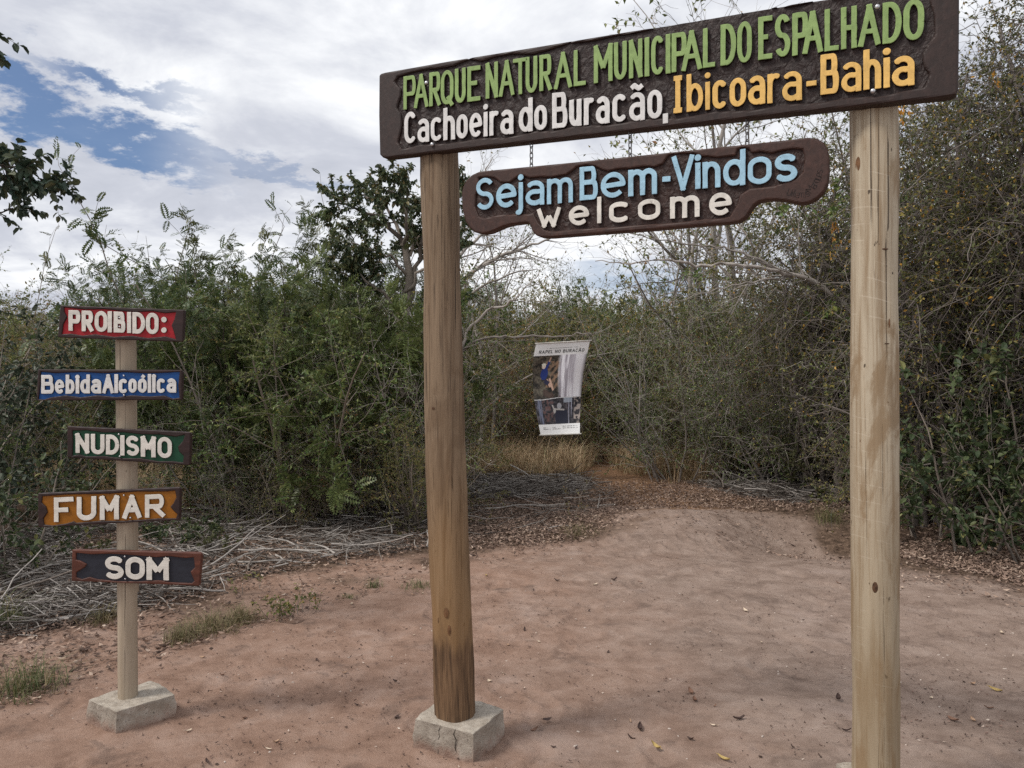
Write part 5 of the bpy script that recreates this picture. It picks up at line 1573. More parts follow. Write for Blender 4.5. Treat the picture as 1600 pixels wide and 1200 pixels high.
# ---- fill rows farther back
rsF = np.random.default_rng(5)
n_fill = 0
for row, (Z, top0) in enumerate(((16.5, 455), (20.0, 448), (25.0, 450), (32.0, 455))):
    px = (-900 if row < 2 else -400) + row * 37
    while px < (2300 if row < 2 else 1900):
        key = ('dry2', 'leafy1', 'dry1', 'leafy2', 'feath2', 'leafy1', 'dry1')[int(rsF.integers(7))]
        top = top0 + rsF.uniform(-18, 26)
        if 690 < px < 1180: top += 14
        if px < 330: top = max(top, 470) + rsF.uniform(0, 10)
        d_ = {'dry2': 'twiggy brown shrub', 'leafy1': 'olive leafy shrub', 'dry1': 'grey dry shrub', 'leafy2': 'green leafy shrub', 'feath2': 'feathery shrub'}[key]
        side = 'left' if px < 680 else ('middle' if px < 1000 else 'right')
        place(key, px, Z * rsF.uniform(.96, 1.05), top, f'{d_} deep in the thicket at {side}, row {"nearest" if row == 0 else "second" if row == 1 else "third" if row == 2 else "farthest"} the skyline'.replace('row nearest', 'nearer than').replace('row ', 'in the ').replace('in the second the skyline', 'a little below the skyline').replace('in the third the skyline', 'just under the skyline').replace('in the farthest the skyline', 'along the skyline'), group='shrubs deep in the thicket', wide=1.15)
        px += 1100.0 / Z * 2.0 * rsF.uniform(.8, 1.2)
        n_fill += 1

# ---- the dense-crowned tree left of the brown post
L_CROWN = leaf_mat('crown_leaves', [(0.0, (0.034, 0.052, 0.030)), (0.5, (0.062, 0.082, 0.042)), (0.85, (0.105, 0.115, 0.055)), (1.0, (0.17, 0.13, 0.06))], 0.45, 0.25, 0.0)
def crowned_tree():
    Z = 10.0
    base = P(655, 790, Z); base[2] = g1(base[0], Z)
    root = base.copy()
    pl = Plant(301); rs = pl.rs
    S = [dict(seg=.2, wander=.12, up=.1, kids=7, start=.35, ang=(30, 80), len=(.35, .8), rk=.45, tip=.2, leaf=0),
         dict(seg=.12, wander=.2, up=.05, kids=9, start=.1, ang=(30, 80), len=(.15, .4), rk=.5, tip=.3, leaf=95, droop=-.35),
         dict(seg=.08, wander=.2, up=-.1, kids=0, start=0, ang=(0, 0), len=(0, 0), rk=.5, tip=.4, leaf=150, droop=-.4, rmin=.0018)]
    def limb(pxs, r0, r1, kids=True, dz=None):
        pts = np.array([P(x, y, Z + (dz[i] if dz else 0)) - root for i, (x, y) in enumerate(pxs)])
        pts[0, 2] = max(pts[0, 2], -0.05)
        # smooth
        t = np.linspace(0, len(pts) - 1, 4 * (len(pts) - 1) + 1)
        q = np.stack([np.interp(t, np.arange(len(pts)), pts[:, k]) for k in range(3)], 1)
        q[1:-1] += rs.normal(0, .02, (len(q) - 2, 3))
        rad = np.linspace(r0, r1, len(q))
        pl.thick.append((q, rad))
        if kids:
            dirs = [nrm(q[min(i + 1, len(q) - 1)] - q[max(i - 1, 0)]) for i in range(len(q))]
            L = float(np.linalg.norm(np.diff(q, axis=0), axis=1).sum())
            pl.along(q, dirs, rad, L, S, 0)
    limb([(655, 792), (640, 700), (630, 600), (636, 500), (640, 430), (630, 380)], .075, .05, False)
    limb([(636, 480), (655, 400), (668, 340), (664, 285)], .04, .012)
    limb([(630, 380), (600, 345), (560, 325), (528, 318)], .035, .010, True, [0, -.1, -.2, -.3])
    limb([(632, 385), (618, 345), (590, 312), (560, 305)], .03, .010, True, [0, .2, .4, .5])
    limb([(632, 390), (640, 345), (625, 305), (605, 298)], .03, .010, True, [0, -.3, -.5, -.7])
    limb([(640, 400), (665, 350), (690, 318), (720, 300)], .03, .010, True, [0, .1, .2, .3])
    limb([(636, 430), (610, 400), (575, 385), (545, 380)], .022, .006, True, [0, -.2, -.4, -.5])
    limb([(628, 560), (660, 520), (700, 480)], .03, .01, True, [0, -.3, -.6])
    limb([(632, 520), (600, 460), (560, 430), (530, 425)], .03, .008, True, [0, -.2, -.4, -.5])
    limb([(634, 470), (650, 430), (690, 400), (700, 370)], .025, .008, True, [0, -.2, -.3, -.3])
    t = build_plant('dense_tree', 'dense dark-crowned tree with leaning trunk just left of the brown post', 'tree', 'trees of the left thicket', pl, B_BROWN, L_CROWN, 'broad', .062, .034, tuple(root), part='trunk')
crowned_tree()

# ---- trees with long pale limbs beside both posts
S_limb = [dict(seg=.2, wander=.1, up=.05, kids=4.2, start=.06, ang=(22, 60), len=(.5, 1.3), rk=.45, tip=.2),
          dict(seg=.12, wander=.15, up=.1, kids=6.0, start=.1, ang=(22, 60), len=(.2, .6), rk=.5, tip=.25),
          dict(seg=.08, wander=.18, up=.05, kids=2.5, start=.1, ang=(22, 60), len=(.1, .3), rk=.55, tip=.4, leaf=2, rmin=.0022),
          dict(seg=.06, wander=.18, up=0, kids=0, start=0, ang=(0, 0), len=(0, 0), rk=.5, tip=.5, leaf=5, rmin=.0018)]
def limb_tree(seed, name, label, root, limbs, bark, leafm, length=.045, width=.025, S=S_limb, kind='quad', cat='tree', group='trees on the skyline'):
    pl = Plant(seed); rs = pl.rs
    root = np.array(root, float)
    for pts, r0, r1, kids in limbs:
        pts = np.array(pts) - root
        t = np.linspace(0, len(pts) - 1, 5 * (len(pts) - 1) + 1)
        q = np.stack([np.interp(t, np.arange(len(pts)), pts[:, k]) for k in range(3)], 1)
        for _ in range(2): q[1:-1] = q[1:-1] * .5 + (q[:-2] + q[2:]) * .25
        q[1:-1] += rs.normal(0, .012, (len(q) - 2, 3))
        rad = np.linspace(r0, r1, len(q))
        pl.thick.append((q, rad))
        if kids:
            dirs = [nrm(q[min(i + 1, len(q) - 1)] - q[max(i - 1, 0)]) for i in range(len(q))]
            L = float(np.linalg.norm(np.diff(q, axis=0), axis=1).sum())
            S2 = [dict(S[0], kids=S[0]['kids'] * kids)] + S[1:]
            pl.along(q, dirs, rad, L, S2, 0)
    return build_plant(name, label, cat, group, pl, bark, leafm, kind, length, width, tuple(root), part='trunk')
def gp(px, Z):
    x = (px - 800) / F * Z
    return np.array([x, Z, g1(x, Z) - 0.05])
Zr_ = 10.0
limb_tree(401, 'leaning_tree', 'leaning grey tree with a forked pale limb reaching left below the welcome board', gp(1420, Zr_),
          [([gp(1420, Zr_), P(1400, 640, Zr_), P(1350, 500, Zr_), P(1270, 436, Zr_), P(1215, 424, Zr_ - .1), P(1150, 412, Zr_ - .2), P(1085, 414, Zr_ - .3), P(1035, 405, Zr_ - .4), P(985, 412, Zr_ - .5), P(930, 408, Zr_ - .5)], .044, .005, .9),
           ([P(1215, 424, Zr_ - .1), P(1180, 400, Zr_), P(1130, 388, Zr_ + .1), P(1075, 383, Zr_ + .2), P(1020, 372, Zr_ + .3), P(975, 362, Zr_ + .4)], .020, .004, 1.1),
           ([P(1240, 432, Zr_), P(1180, 440, Zr_ - .2), P(1120, 452, Zr_ - .4), P(1060, 470, Zr_ - .6)], .015, .004, 1.0)],
          B_GREY, L_OLIVE)
Zl_ = 9.2
limb_tree(402, 'leaning_tree', 'leaning grey tree behind the brown post, its pale branch rising right over the bushes', gp(690, Zl_),
          [([gp(690, Zl_), P(694, 660, Zl_), P(712, 560, Zl_), P(735, 508, Zl_), P(770, 484, Zl_ - .1), P(805, 468, Zl_ - .2), P(830, 440, Zl_ - .2), P(846, 424, Zl_ - .2)], .028, .004, 1.0),
           ([P(700, 620, Zl_), P(722, 548, Zl_), P(745, 530, Zl_ - .1), P(790, 526, Zl_ - .15), P(836, 526, Zl_ - .2), P(880, 524, Zl_ - .2), P(918, 523, Zl_ - .22), P(940, 516, Zl_ - .25)], .019, .006, 1.0)],
          B_GREY, L_OLIVE)
Zb_ = 12.0
limb_tree(403, 'bare_tree', 'bare many-limbed tree fanning out between the brown post and welcome board', gp(668, Zb_),
          [([gp(668, Zb_), P(676, 600, Zb_), P(690, 480, Zb_), P(740, 420, Zb_), P(800, 392, Zb_), P(850, 378, Zb_), P(890, 350, Zb_)], .06, .006, 1.0),
           ([P(690, 480, Zb_), P(715, 400, Zb_), P(760, 360, Zb_), P(800, 335, Zb_), P(850, 318, Zb_)], .035, .006, 1.1),
           ([P(676, 560, Zb_), P(690, 430, Zb_ + .3), P(720, 350, Zb_ + .4), P(745, 290, Zb_ + .5), P(770, 245, Zb_ + .5)], .035, .006, 1.1),
           ([P(684, 500, Zb_), P(730, 460, Zb_ + .3), P(790, 430, Zb_ + .3), P(840, 420, Zb_ + .3)], .03, .006, 1.1)],
          B_GREY, L_OLIVE)

# ---- tall tangled trees on the right
S_vine = [dict(seg=.22, wander=.14, up=.03, kids=5.4, start=.1, ang=(25, 75), len=(.7, 1.7), rk=.45, tip=.3),
          dict(seg=.14, wander=.2, up=-.10, kids=8.0, start=.05, ang=(25, 80), len=(.3, .9), rk=.5, tip=.3, leaf=9),
          dict(seg=.09, wander=.25, up=-.25, kids=4.6, start=.05, ang=(25, 80), len=(.12, .4), rk=.55, tip=.4, leaf=15, rmin=.0026),
          dict(seg=.07, wander=.25, up=-.3, kids=0, start=0, ang=(0, 0), len=(0, 0), rk=.5, tip=.5, leaf=16, rmin=.0022)]
def tangle_tree(seed, label, px, Z, spread, tops, leafm=L_VINE, leafs=1.0, curtains=260, low=620):
    root = gp(px, Z)
    pl = Plant(seed); rs = pl.rs
    S = [dict(s) for s in S_vine]
    for s in S:
        if 'leaf' in s: s['leaf'] *= leafs
    ends = []
    for k, (tx, ty, dz) in enumerate(tops):
        e = P(tx, ty, Z + dz)
        b = root + np.array([rs.normal(0, .15), rs.normal(0, .15), 0])
        mid = b * .55 + e * .45 + np.array([rs.normal(0, .25), rs.normal(0, .25), .6])
        pts = np.array([b, b * .75 + mid * .25 + np.array([rs.normal(0, .08), rs.normal(0, .08), .1]), mid, (mid + e) / 2 + rs.normal(0, .15, 3), e]) - root
        t = np.linspace(0, 4, 21)
        q = np.stack([np.interp(t, np.arange(5), pts[:, j]) for j in range(3)], 1)
        for _ in range(2): q[1:-1] = q[1:-1] * .5 + (q[:-2] + q[2:]) * .25
        q[1:] += rs.normal(0, .02, (20, 3))
        rad = np.linspace(.055, .012, 21) * rs.uniform(.7, 1.2)
        pl.thick.append((q, rad))
        dirs = [nrm(q[min(i + 1, 20)] - q[max(i - 1, 0)]) for i in range(21)]
        L = float(np.linalg.norm(np.diff(q, axis=0), axis=1).sum())
        S2 = [dict(S[0], start=.25)] + S[1:]
        pl.along(q, dirs, rad, L, S2, 0)
        ends.append(q)
    # hanging stems that droop from the limbs and wander
    for k in range(curtains):
        q = ends[int(rs.integers(len(ends)))]
        p = q[int(rs.integers(8, 21))] + rs.normal(0, .3, 3)
        L = rs.uniform(.8, 2.6)
        pl.stem(p, nrm(np.array([rs.normal(0, .5), rs.normal(0, .5), rs.uniform(-.6, .5)])), L, rs.uniform(.0028, .006),
                [dict(seg=.12, wander=.22, up=-.7, kids=3.0, start=.1, ang=(25, 80), len=(.12, .5), rk=.6, tip=.5, leaf=3 * leafs),
                 dict(seg=.08, wander=.28, up=-.4, kids=0, start=0, ang=(0, 0), len=(0, 0), rk=.5, tip=.5, leaf=8 * leafs, rmin=.002)])
    return build_plant('tangled_tree', label, 'tree', 'tangled trees on the right', pl, B_TWIGD, leafm, 'quad', .044, .023, tuple(root), part='trunk')
tangle_tree(501, 'tall tangled tree with yellowing leaves just right of the pale post', 1470, 8.6, 1.5,
            [(1420, 210, 0), (1450, 160, .3), (1510, 120, -.2), (1400, 330, -.3), (1480, 300, .5), (1540, 230, .2), (1440, 400, -.5), (1420, 260, .8), (1500, 420, -.6)])
tangle_tree(502, 'tallest tangled tree at the right edge, its leaves reaching above the big board', 1640, 7.8, 1.5,
            [(1560, 40, .3), (1600, -30, 0), (1650, 20, .4), (1580, 150, -.2), (1540, 260, .2), (1620, 200, -.4), (1700, 100, .2), (1570, 330, -.3), (1640, 360, .3)], L_VINE, 1.1)
tangle_tree(503, 'dark tangled tree of grey vines left of the pale post', 1300, 10.6, 1.5,
            [(1270, 330, 0), (1320, 260, .3), (1240, 400, -.2), (1350, 300, .2), (1300, 420, -.4), (1210, 450, .1), (1340, 200, .6)], L_VINE, 0.8, 170)
tangle_tree(504, 'shaded tangled tree behind the two at the right edge', 1560, 10.4, 1.5,
            [(1500, 200, 0), (1560, 120, .3), (1620, 240, .2), (1460, 350, -.2), (1540, 420, -.4), (1600, 380, .5), (1430, 250, .5), (1480, 120, .5)], L_VINE, 0.8, 150)

GR_ = 'shrubs under the right trees'
S_broad = [dict(seg=.2, wander=.12, up=.08, kids=5.5, start=.12, ang=(30, 75), len=(.35, .8), rk=.5, tip=.25, leaf=3),
           dict(seg=.1, wander=.18, up=.1, kids=4.5, start=.1, ang=(25, 70), len=(.15, .35), rk=.55, tip=.35, leaf=22),
           dict(seg=.08, wander=.2, up=.1, kids=0, start=0, ang=(0, 0), len=(0, 0), rk=.5, tip=.4, leaf=36, rmin=.002)]
PROTO['broad1'] = lambda: (bush(141, 6, 1.9, .25, .55, S_broad, .016), B_BROWN, L_BROAD, 'broad', .074, .042)
PROTO['broad2'] = lambda: (bush(142, 7, 2.3, .35, .65, S_broad, .014), B_BROWN, L_GREYBROAD, 'broad', .066, .036)
place('broad1', 1535, 7.3, 600, 'broad-leaved bright green bush under the right trees', group=GR_)
place('broad1', 1610, 6.8, 630, 'broad-leaved bush at the right edge, over the leaf litter', group=GR_)
place('broad1', 1440, 8.2, 640, 'broad-leaved bush just right of the pale post', group=GR_)
place('broad1', 1300, 10.6, 655, 'small broad-leaved bush just left of the pale post', group=GR_)
place('broad1', 1660, 7.4, 520, 'broad-leaved bush half outside the right edge', group=GR_)
place('dry3', 1400, 9.4, 600, 'dry brown shrub between the pale post and the broad-leaved bush', group=GR_)
place('dry2', 1480, 9.6, 430, 'dark twiggy shrub behind the broad-leaved bushes', group=GR_)
place('dry2', 1570, 9.2, 400, 'dark twiggy shrub deep at the right edge', group=GR_)
place('leafy1', 1650, 9.6, 400, 'olive shrub outside the right edge', group=GR_)
place('leafy2', 1440, 10.8, 480, 'green shrub in the shade right of the pale post', group=GR_)
place('leafy2', 1540, 11.2, 500, 'green shrub in the deep shade at right', group=GR_)
place('leafy1', 1440, 12.4, 190, 'tall olive tree-like shrub behind the tangle right of the pale post', group=GR_)
place('leafy2', 1560, 11.8, 130, 'tall green tree-like shrub behind the tangle at the right edge', group=GR_)
place('leafy1', 1680, 11.0, 90, 'tall olive tree-like shrub mostly outside the right edge', group=GR_)
place('leafy1', 1345, 13.6, 215, 'tall olive shrub whose top flanks the pale post', group=GR_)
place('dry2', 1490, 10.8, 300, 'tall dark twiggy shrub behind the tangle', group=GR_)
for q_, (px_, Z_, top_, k_) in enumerate(((-160, 9.5, 430, 'leafy1'), (-330, 9.0, 410, 'leafy2'), (-520, 9.5, 420, 'dry2'), (-720, 9.0, 430, 'leafy1'), (1800, 8.6, 300, 'leafy2'), (2000, 8.4, 320, 'leafy1'), (2250, 8.2, 340, 'dry2'))):
    place(k_, px_, Z_, top_, 'shrub closing the clearing outside the ' + ('left' if px_ < 0 else 'right') + ' edge', group='shrubs outside the picture edges')
GLL = 'broad-leaved bushes at the left edge'
place('broad2', -5, 6.8, 500, 'dull-leaved bush at the left edge reaching the blue board', group=GLL)
place('broad2', 30, 8.6, 520, 'dull-leaved bush behind the red and blue boards', group=GLL)
place('broad2', -80, 7.2, 470, 'dull-leaved bush mostly outside the left edge', group=GLL)
place('broad1', 18, 6.2, 665, 'bright-leaved low bush at the left edge beside the ochre board', group=GLL)
place('leafy2', 20, 8.6, 600, 'green shrub low behind the left bushes', group=GLL)
# overhanging tree whose trunk stands outside the frame
Zo = 4.6
S_over = [dict(seg=.15, wander=.12, up=.02, kids=6.5, start=.30, ang=(25, 65), len=(.25, .5), rk=.45, tip=.25, leaf=6),
          dict(seg=.08, wander=.16, up=.0, kids=7, start=.1, ang=(25, 60), len=(.08, .22), rk=.55, tip=.35, leaf=70, droop=-.3),
          dict(seg=.05, wander=.16, up=.0, kids=0, start=0, ang=(0, 0), len=(0, 0), rk=.5, tip=.4, leaf=110, droop=-.4, rmin=.0016)]
limb_tree(404, 'overhanging_tree', 'tree outside the left edge, only its dark leafy branch tips reaching in', gp(-330, Zo),
          [([gp(-330, Zo), P(-320, 700, Zo), P(-300, 400, Zo), P(-270, 150, Zo), P(-240, 0, Zo)], .07, .03, 0),
           ([P(-300, 400, Zo), P(-200, 320, Zo), P(-110, 285, Zo), P(-30, 275, Zo + .1), P(40, 282, Zo + .1), P(88, 300, Zo + .1)], .03, .004, 1.0),
           ([P(-280, 220, Zo), P(-170, 130, Zo), P(-130, 70, Zo), P(-90, 50, Zo), P(-55, 45, Zo)], .02, .004, .8),
           ([P(-285, 260, Zo), P(-170, 210, Zo), P(-120, 185, Zo), P(-80, 180, Zo), P(-50, 200, Zo)], .02, .003, .8),
           ([P(-250, 340, Zo), P(-120, 340, Zo + .2), P(-30, 330, Zo + .2), P(20, 325, Zo + .2)], .02, .003, 1.3),
           ([P(-200, 320, Zo), P(-90, 262, Zo - .1), P(-20, 250, Zo - .1), P(35, 268, Zo - .1)], .015, .003, 1.3)],
          B_DARK, L_DARK, .060, .036, S_over, 'broad', 'tree', 'broad-leaved trees at the left edge')

# ================================================================== GROUND COVER
PXD = [(-60, 1010), (0, 1000), (120, 975), (260, 945), (400, 900), (520, 878), (640, 860), (700, 850), (790, 836), (900, 826), (950, 806), (960, 775), (900, 745), (740, 740), (640, 772), (480, 785), (250, 800), (0, 825), (-60, 830)]
PXL = [(1400, 858), (1420, 880), (1500, 893), (1600, 915), (1700, 940), (1700, 790), (1600, 770), (1400, 765), (1240, 745), (1100, 745), (1015, 758), (1020, 785), (1090, 782), (1180, 784), (1260, 788), (1330, 808)]
def sample_px(rs, poly, n):
    xs = [p[0] for p in poly]; ys = [p[1] for p in poly]
    out = []
    while len(out) < n:
        X = rs.uniform(min(xs), max(xs), 4 * n); Y = rs.uniform(min(ys), max(ys), 4 * n)
        m = poly_dist(X, Y, poly) < 0
        out += list(zip(X[m], Y[m]))
    return np.array(out[:n])
def px_ground(A):
    Z = EYE * F / (A[:, 1] - 600.0); X = (A[:, 0] - 800) / F * Z
    return X, Z, gh(X, Z)

M_STICK = bark_mat('dead_grey_stick', (0.13, 0.115, 0.10), (0.46, 0.42, 0.385))
M_STICK2 = bark_mat('dead_brown_stick', (0.050, 0.040, 0.034), (0.20, 0.165, 0.14))
rsd = np.random.default_rng(77)
def stick_line(rs, L, r, wander=.16):
    n = max(3, int(L / .09)); d = np.array([1.0, 0, 0]); p = np.array([-L / 2, 0, 0]); pts = [p]
    for i in range(n):
        d = nrm(d + rs.normal(0, wander, 3) * np.array([.4, 1, .45]) + (np.array([0, 0, -p[2] * .6])))
        p = p + d * L / n; pts.append(p)
    return np.array(pts), r * np.linspace(1, .45, n + 1)
STICKS = []
for k in range(16):
    L = rsd.uniform(.35, 1.25); r = rsd.uniform(.006, .015) * (0.7 + .4 * L)
    ln = [stick_line(rsd, L, r)]
    forks = k % 3
    for _ in range(forks):
        q, rr = ln[0]; i = int(rsd.integers(2, len(q) - 1))
        a, ra = stick_line(rsd, L * rsd.uniform(.25, .5), rr[i] * .7)
        an = rsd.choice([-1, 1]) * rsd.uniform(.4, 1.0)
        a = a - a[0]; c, s_ = math.cos(an), math.sin(an)
        a = np.stack([a[:, 0] * c - a[:, 1] * s_, a[:, 0] * s_ + a[:, 1] * c, a[:, 2] + .02], 1)
        ln.append((a + q[i], ra))
    V, Q = tube_mesh(ln, 6)
    me = mesh('stick', V, Q, M_STICK if k % 4 else M_STICK2)
    C.objects.unlink(me)
    STICKS.append((me.data, L, forks, r))
    bpy.data.objects.remove(me)
GS_ = 'cut sticks lying in the brushwood'
def put_stick(k, x, y, z, yaw, pitch, sc, label):
    o = bpy.data.objects.new('stick', STICKS[k][0]); C.objects.link(o)
    o.location = (x, y, z); o.rotation_euler = (rsd.normal(0, .35) + (math.pi if rsd.random() < .5 else 0), pitch, yaw); o.scale = (sc,) * 3
    tag(o, label, 'stick', GS_)
A = sample_px(rsd, PXD, 330)
A = A[~((A[:, 0] > 700) & (A[:, 1] > 785) & (rsd.random(330) < .8))][:232]
order = np.argsort(-A[:, 1])
X, Y, Zg = px_ground(A)
for i in range(len(A)):
    k = int(rsd.integers(16)); me, L, fk, r = STICKS[k]
    px, py = A[i]
    where = 'left of the thin post' if px < 185 else 'between the thin post and the brown post' if px < 680 else 'right of the brown post'
    depth = 'nearest the bare soil' if py > 880 else 'amid the brushwood' if py > 820 else 'under the bushes'
    kind = ('straight', 'once-forked', 'twice-forked')[fk]
    tone = 'dark' if k % 4 == 0 else 'pale'
    size = 'long' if L > .8 else 'short'
    put_stick(k, X[i], Y[i], Zg[i] + .015 + rsd.random() ** 2 * .09, rsd.normal(.2, 1.1), rsd.normal(0, .06), rsd.uniform(.6, 1.0), f'{tone} {size} {kind} stick {where}, {depth}')
# right heap
PXH = [(1100, 742), (1130, 738), (1250, 752), (1330, 778), (1250, 790), (1150, 775), (1095, 760)]
A = sample_px(rsd, PXH, 26); X, Y, Zg = px_ground(A)
for i in range(len(A)):
    k = int(rsd.integers(16)); me, L, fk, r = STICKS[k]
    put_stick(k, X[i], Y[i], Zg[i] + .03 + rsd.random() * .14, rsd.normal(-.2, .8), rsd.normal(0, .2), .9, f'{"dark" if k % 4 == 0 else "pale"} {"long" if L > .8 else "short"} {("straight", "once-forked", "twice-forked")[fk]} stick on the heap left of the pale post')

# heap behind the brown post
PXB = [(738, 742), (800, 738), (880, 745), (930, 758), (900, 775), (800, 778), (738, 782)]
A = sample_px(rsd, PXB, 34); X, Y, Zg = px_ground(A)
for i in range(len(A)):
    k = int(rsd.integers(16)); me, L, fk, r = STICKS[k]
    put_stick(k, X[i], Y[i], Zg[i] + .03 + rsd.random() * .12, rsd.normal(.2, 1.1), rsd.normal(0, .14), .9, f'{"dark" if k % 4 == 0 else "pale"} {"long" if L > .8 else "short"} {("straight", "once-forked", "twice-forked")[fk]} stick on the heap right of the brown post')

# finer brush, past counting
def brushwood():
    rs = np.random.default_rng(91)
    A = np.vstack([sample_px(rs, PXD, 8500), sample_px(rs, PXH, 1500), sample_px(rs, PXB, 1500)])
    X, Y, Zg = px_ground(A)
    heap = fbm(X * 1.3, Y * 1.6, 15, 3) + .22 * ((poly_dist(A[:, 0], A[:, 1], PXB) < 0) | (poly_dist(A[:, 0], A[:, 1], PXH) < 0))
    # thins out into mulch right of the brown post and towards the bare soil
    keep = rs.random(len(A)) < np.where((A[:, 0] > 700) & (A[:, 0] < 1010) & (A[:, 1] > 780), .16, .22 + 1.2 * sstep(.38, .56, heap))
    A, X, Y, Zg, heap = A[keep], X[keep], Y[keep], Zg[keep], heap[keep]
    lines = []
    for i in range(len(A)):
        L = rs.uniform(.08, .50) * (.75 if A[i, 1] > 880 else 1.0); r = rs.uniform(.0020, .0062) * (1.5 if rs.random() < .12 else 1)
        yaw = rs.normal(.2, 1.0); pit = rs.normal(0, .17)
        n = 5
        d = np.array([math.cos(yaw) * math.cos(pit), math.sin(yaw) * math.cos(pit), math.sin(pit)])
        c = np.array([X[i], Y[i], Zg[i] + .005 + rs.random() ** 1.8 * .17 * sstep(.34, .66, heap[i])])
        p = c - d * L / 2; pts = [p]
        for q in range(n):
            d = nrm(d + rs.normal(0, .16, 3) * np.array([1, 1, .5]))
            p = p + d * L / n; pts.append(p)
        pts = np.array(pts)
        pts[:, 2] = np.maximum(pts[:, 2], Zg[i] + .004)
        lines.append((pts, r * np.linspace(1, .5, n + 1)))
    V, Q = tube_mesh(lines, 4)
    m, nt, bs, out, tc = mat('brushwood_twigs')
    geo = nt.node('ShaderNodeNewGeometry')
    c = nt.ramp(geo.outputs['Random Per Island'], [(0.0, (0.035, 0.028, 0.024)), (0.3, (0.12, 0.10, 0.086)), (0.65, (0.27, 0.24, 0.215)), (1.0, (0.56, 0.52, 0.48))])
    c = nt.mix(nt.math('MULTIPLY', nt.noise(tc.outputs['Object'], 60, 3, 0.6), 0.5), c, (0.09, 0.075, 0.065))
    nt.link(c, bs.inputs['Base Color']); bs.inputs['Roughness'].default_value = .9
    o = mesh('brushwood', V, Q, m)
    tag(o, 'grey mat of cut twigs and brushwood along the thicket edge', 'brushwood', None, 'stuff')
brushwood()

def flat_leaf_cloud(rs, X, Y, Zg, ln, wd, lift):
    n = len(X)
    a = rs.uniform(0, 2 * math.pi, n)
    d = np.stack([np.cos(a), np.sin(a), rs.normal(0, .25, n)], 1); d /= np.linalg.norm(d, axis=1, keepdims=True)
    up = np.tile([0, 0, 1.0], (n, 1)) + rs.normal(0, .45, (n, 3))
    side = np.cross(d, up); side /= np.linalg.norm(side, axis=1, keepdims=True)
    nn = np.cross(side, d)
    L = (ln * rs.uniform(.5, 1.3, n))[:, None]; W = (wd * rs.uniform(.6, 1.3, n))[:, None]
    p = np.stack([X, Y, Zg + lift + rs.random(n) * lift * 2], 1)
    curl = (rs.uniform(.05, .30, n))[:, None] * L
    V = np.stack([p - d * L / 2 + nn * curl, p + side * W / 2, p + d * L / 2 + nn * curl, p - side * W / 2], 1).reshape(-1, 3)
    return V, np.arange(4 * n).reshape(n, 4)
def litter():
    rs = np.random.default_rng(95)
    A = np.vstack([sample_px(rs, PXL, 15000), sample_px(rs, PXD, 17000), sample_px(rs, [(735, 858), (735, 785), (960, 770), (1000, 800), (950, 832), (880, 846)], 5500), sample_px(rs, [(940, 800), (930, 755), (1100, 752), (1330, 772), (1330, 800), (1200, 798), (1090, 794)], 6500)])
    # loose edge: a thin scatter of leaf bits out over the bare soil
    E = sample_px(rs, [(-40, 1120), (300, 1010), (700, 890), (1000, 830), (1200, 850), (1420, 915), (1620, 950), (1620, 890), (1400, 850), (1200, 780), (1000, 780), (700, 835), (300, 930), (-40, 990)], 3000)
    A = np.vstack([A, E])
    X, Y, Zg = px_ground(A)
    A = A + rs.normal(0, 1, A.shape) * np.array([22, 5.5]) * (rs.random((len(A), 1)) < .6)
    A = A[A[:, 1] > 640]
    X, Y, Zg = px_ground(A)
    V, Q = flat_leaf_cloud(rs, X, Y, Zg, .050, .019, .009)
    mt = leaf_mat('fallen_leaf_litter', [(0.0, (0.050, 0.033, 0.026)), (0.35, (0.125, 0.082, 0.062)), (0.65, (0.21, 0.145, 0.112)), (0.9, (0.29, 0.205, 0.155)), (1.0, (0.38, 0.30, 0.24))], .8, .1, 0)
    o = mesh('leaf_litter', V, Q, mt, smooth=False)
    tag(o, 'brown leaf litter under the trees and between the sticks', 'leaf litter', None, 'stuff')
litter()
def crumbs():
    """tiny bits of bark, twig and grit trodden into the soil"""
    rs = np.random.default_rng(96)
    A = sample_px(rs, [(-40, 1230), (1640, 1230), (1640, 905), (1420, 890), (1200, 800), (1000, 800), (700, 860), (300, 950), (-40, 1010)], 4200)
    X, Y, Zg = px_ground(A)
    keep = fbm(X * 1.5, Y * 1.5, 3, 3) + rs.normal(0, .07, len(X)) > .52 - .08 * (X < 0)
    X, Y, Zg = X[keep], Y[keep], Zg[keep]
    V, Q = flat_leaf_cloud(rs, X, Y, Zg, .017, .008, .003)
    mt = leaf_mat('soil_crumbs', [(0.0, (0.030, 0.020, 0.016)), (0.55, (0.085, 0.052, 0.040)), (0.90, (0.16, 0.10, 0.08)), (0.96, (0.36, 0.29, 0.24)), (1.0, (0.48, 0.41, 0.35))], .9, 0, 0)
    o = mesh('soil_crumbs', V, Q, mt, smooth=False)
    tag(o, 'dark crumbs of bark and grit scattered over the bare soil', 'debris', None, 'stuff')
crumbs()

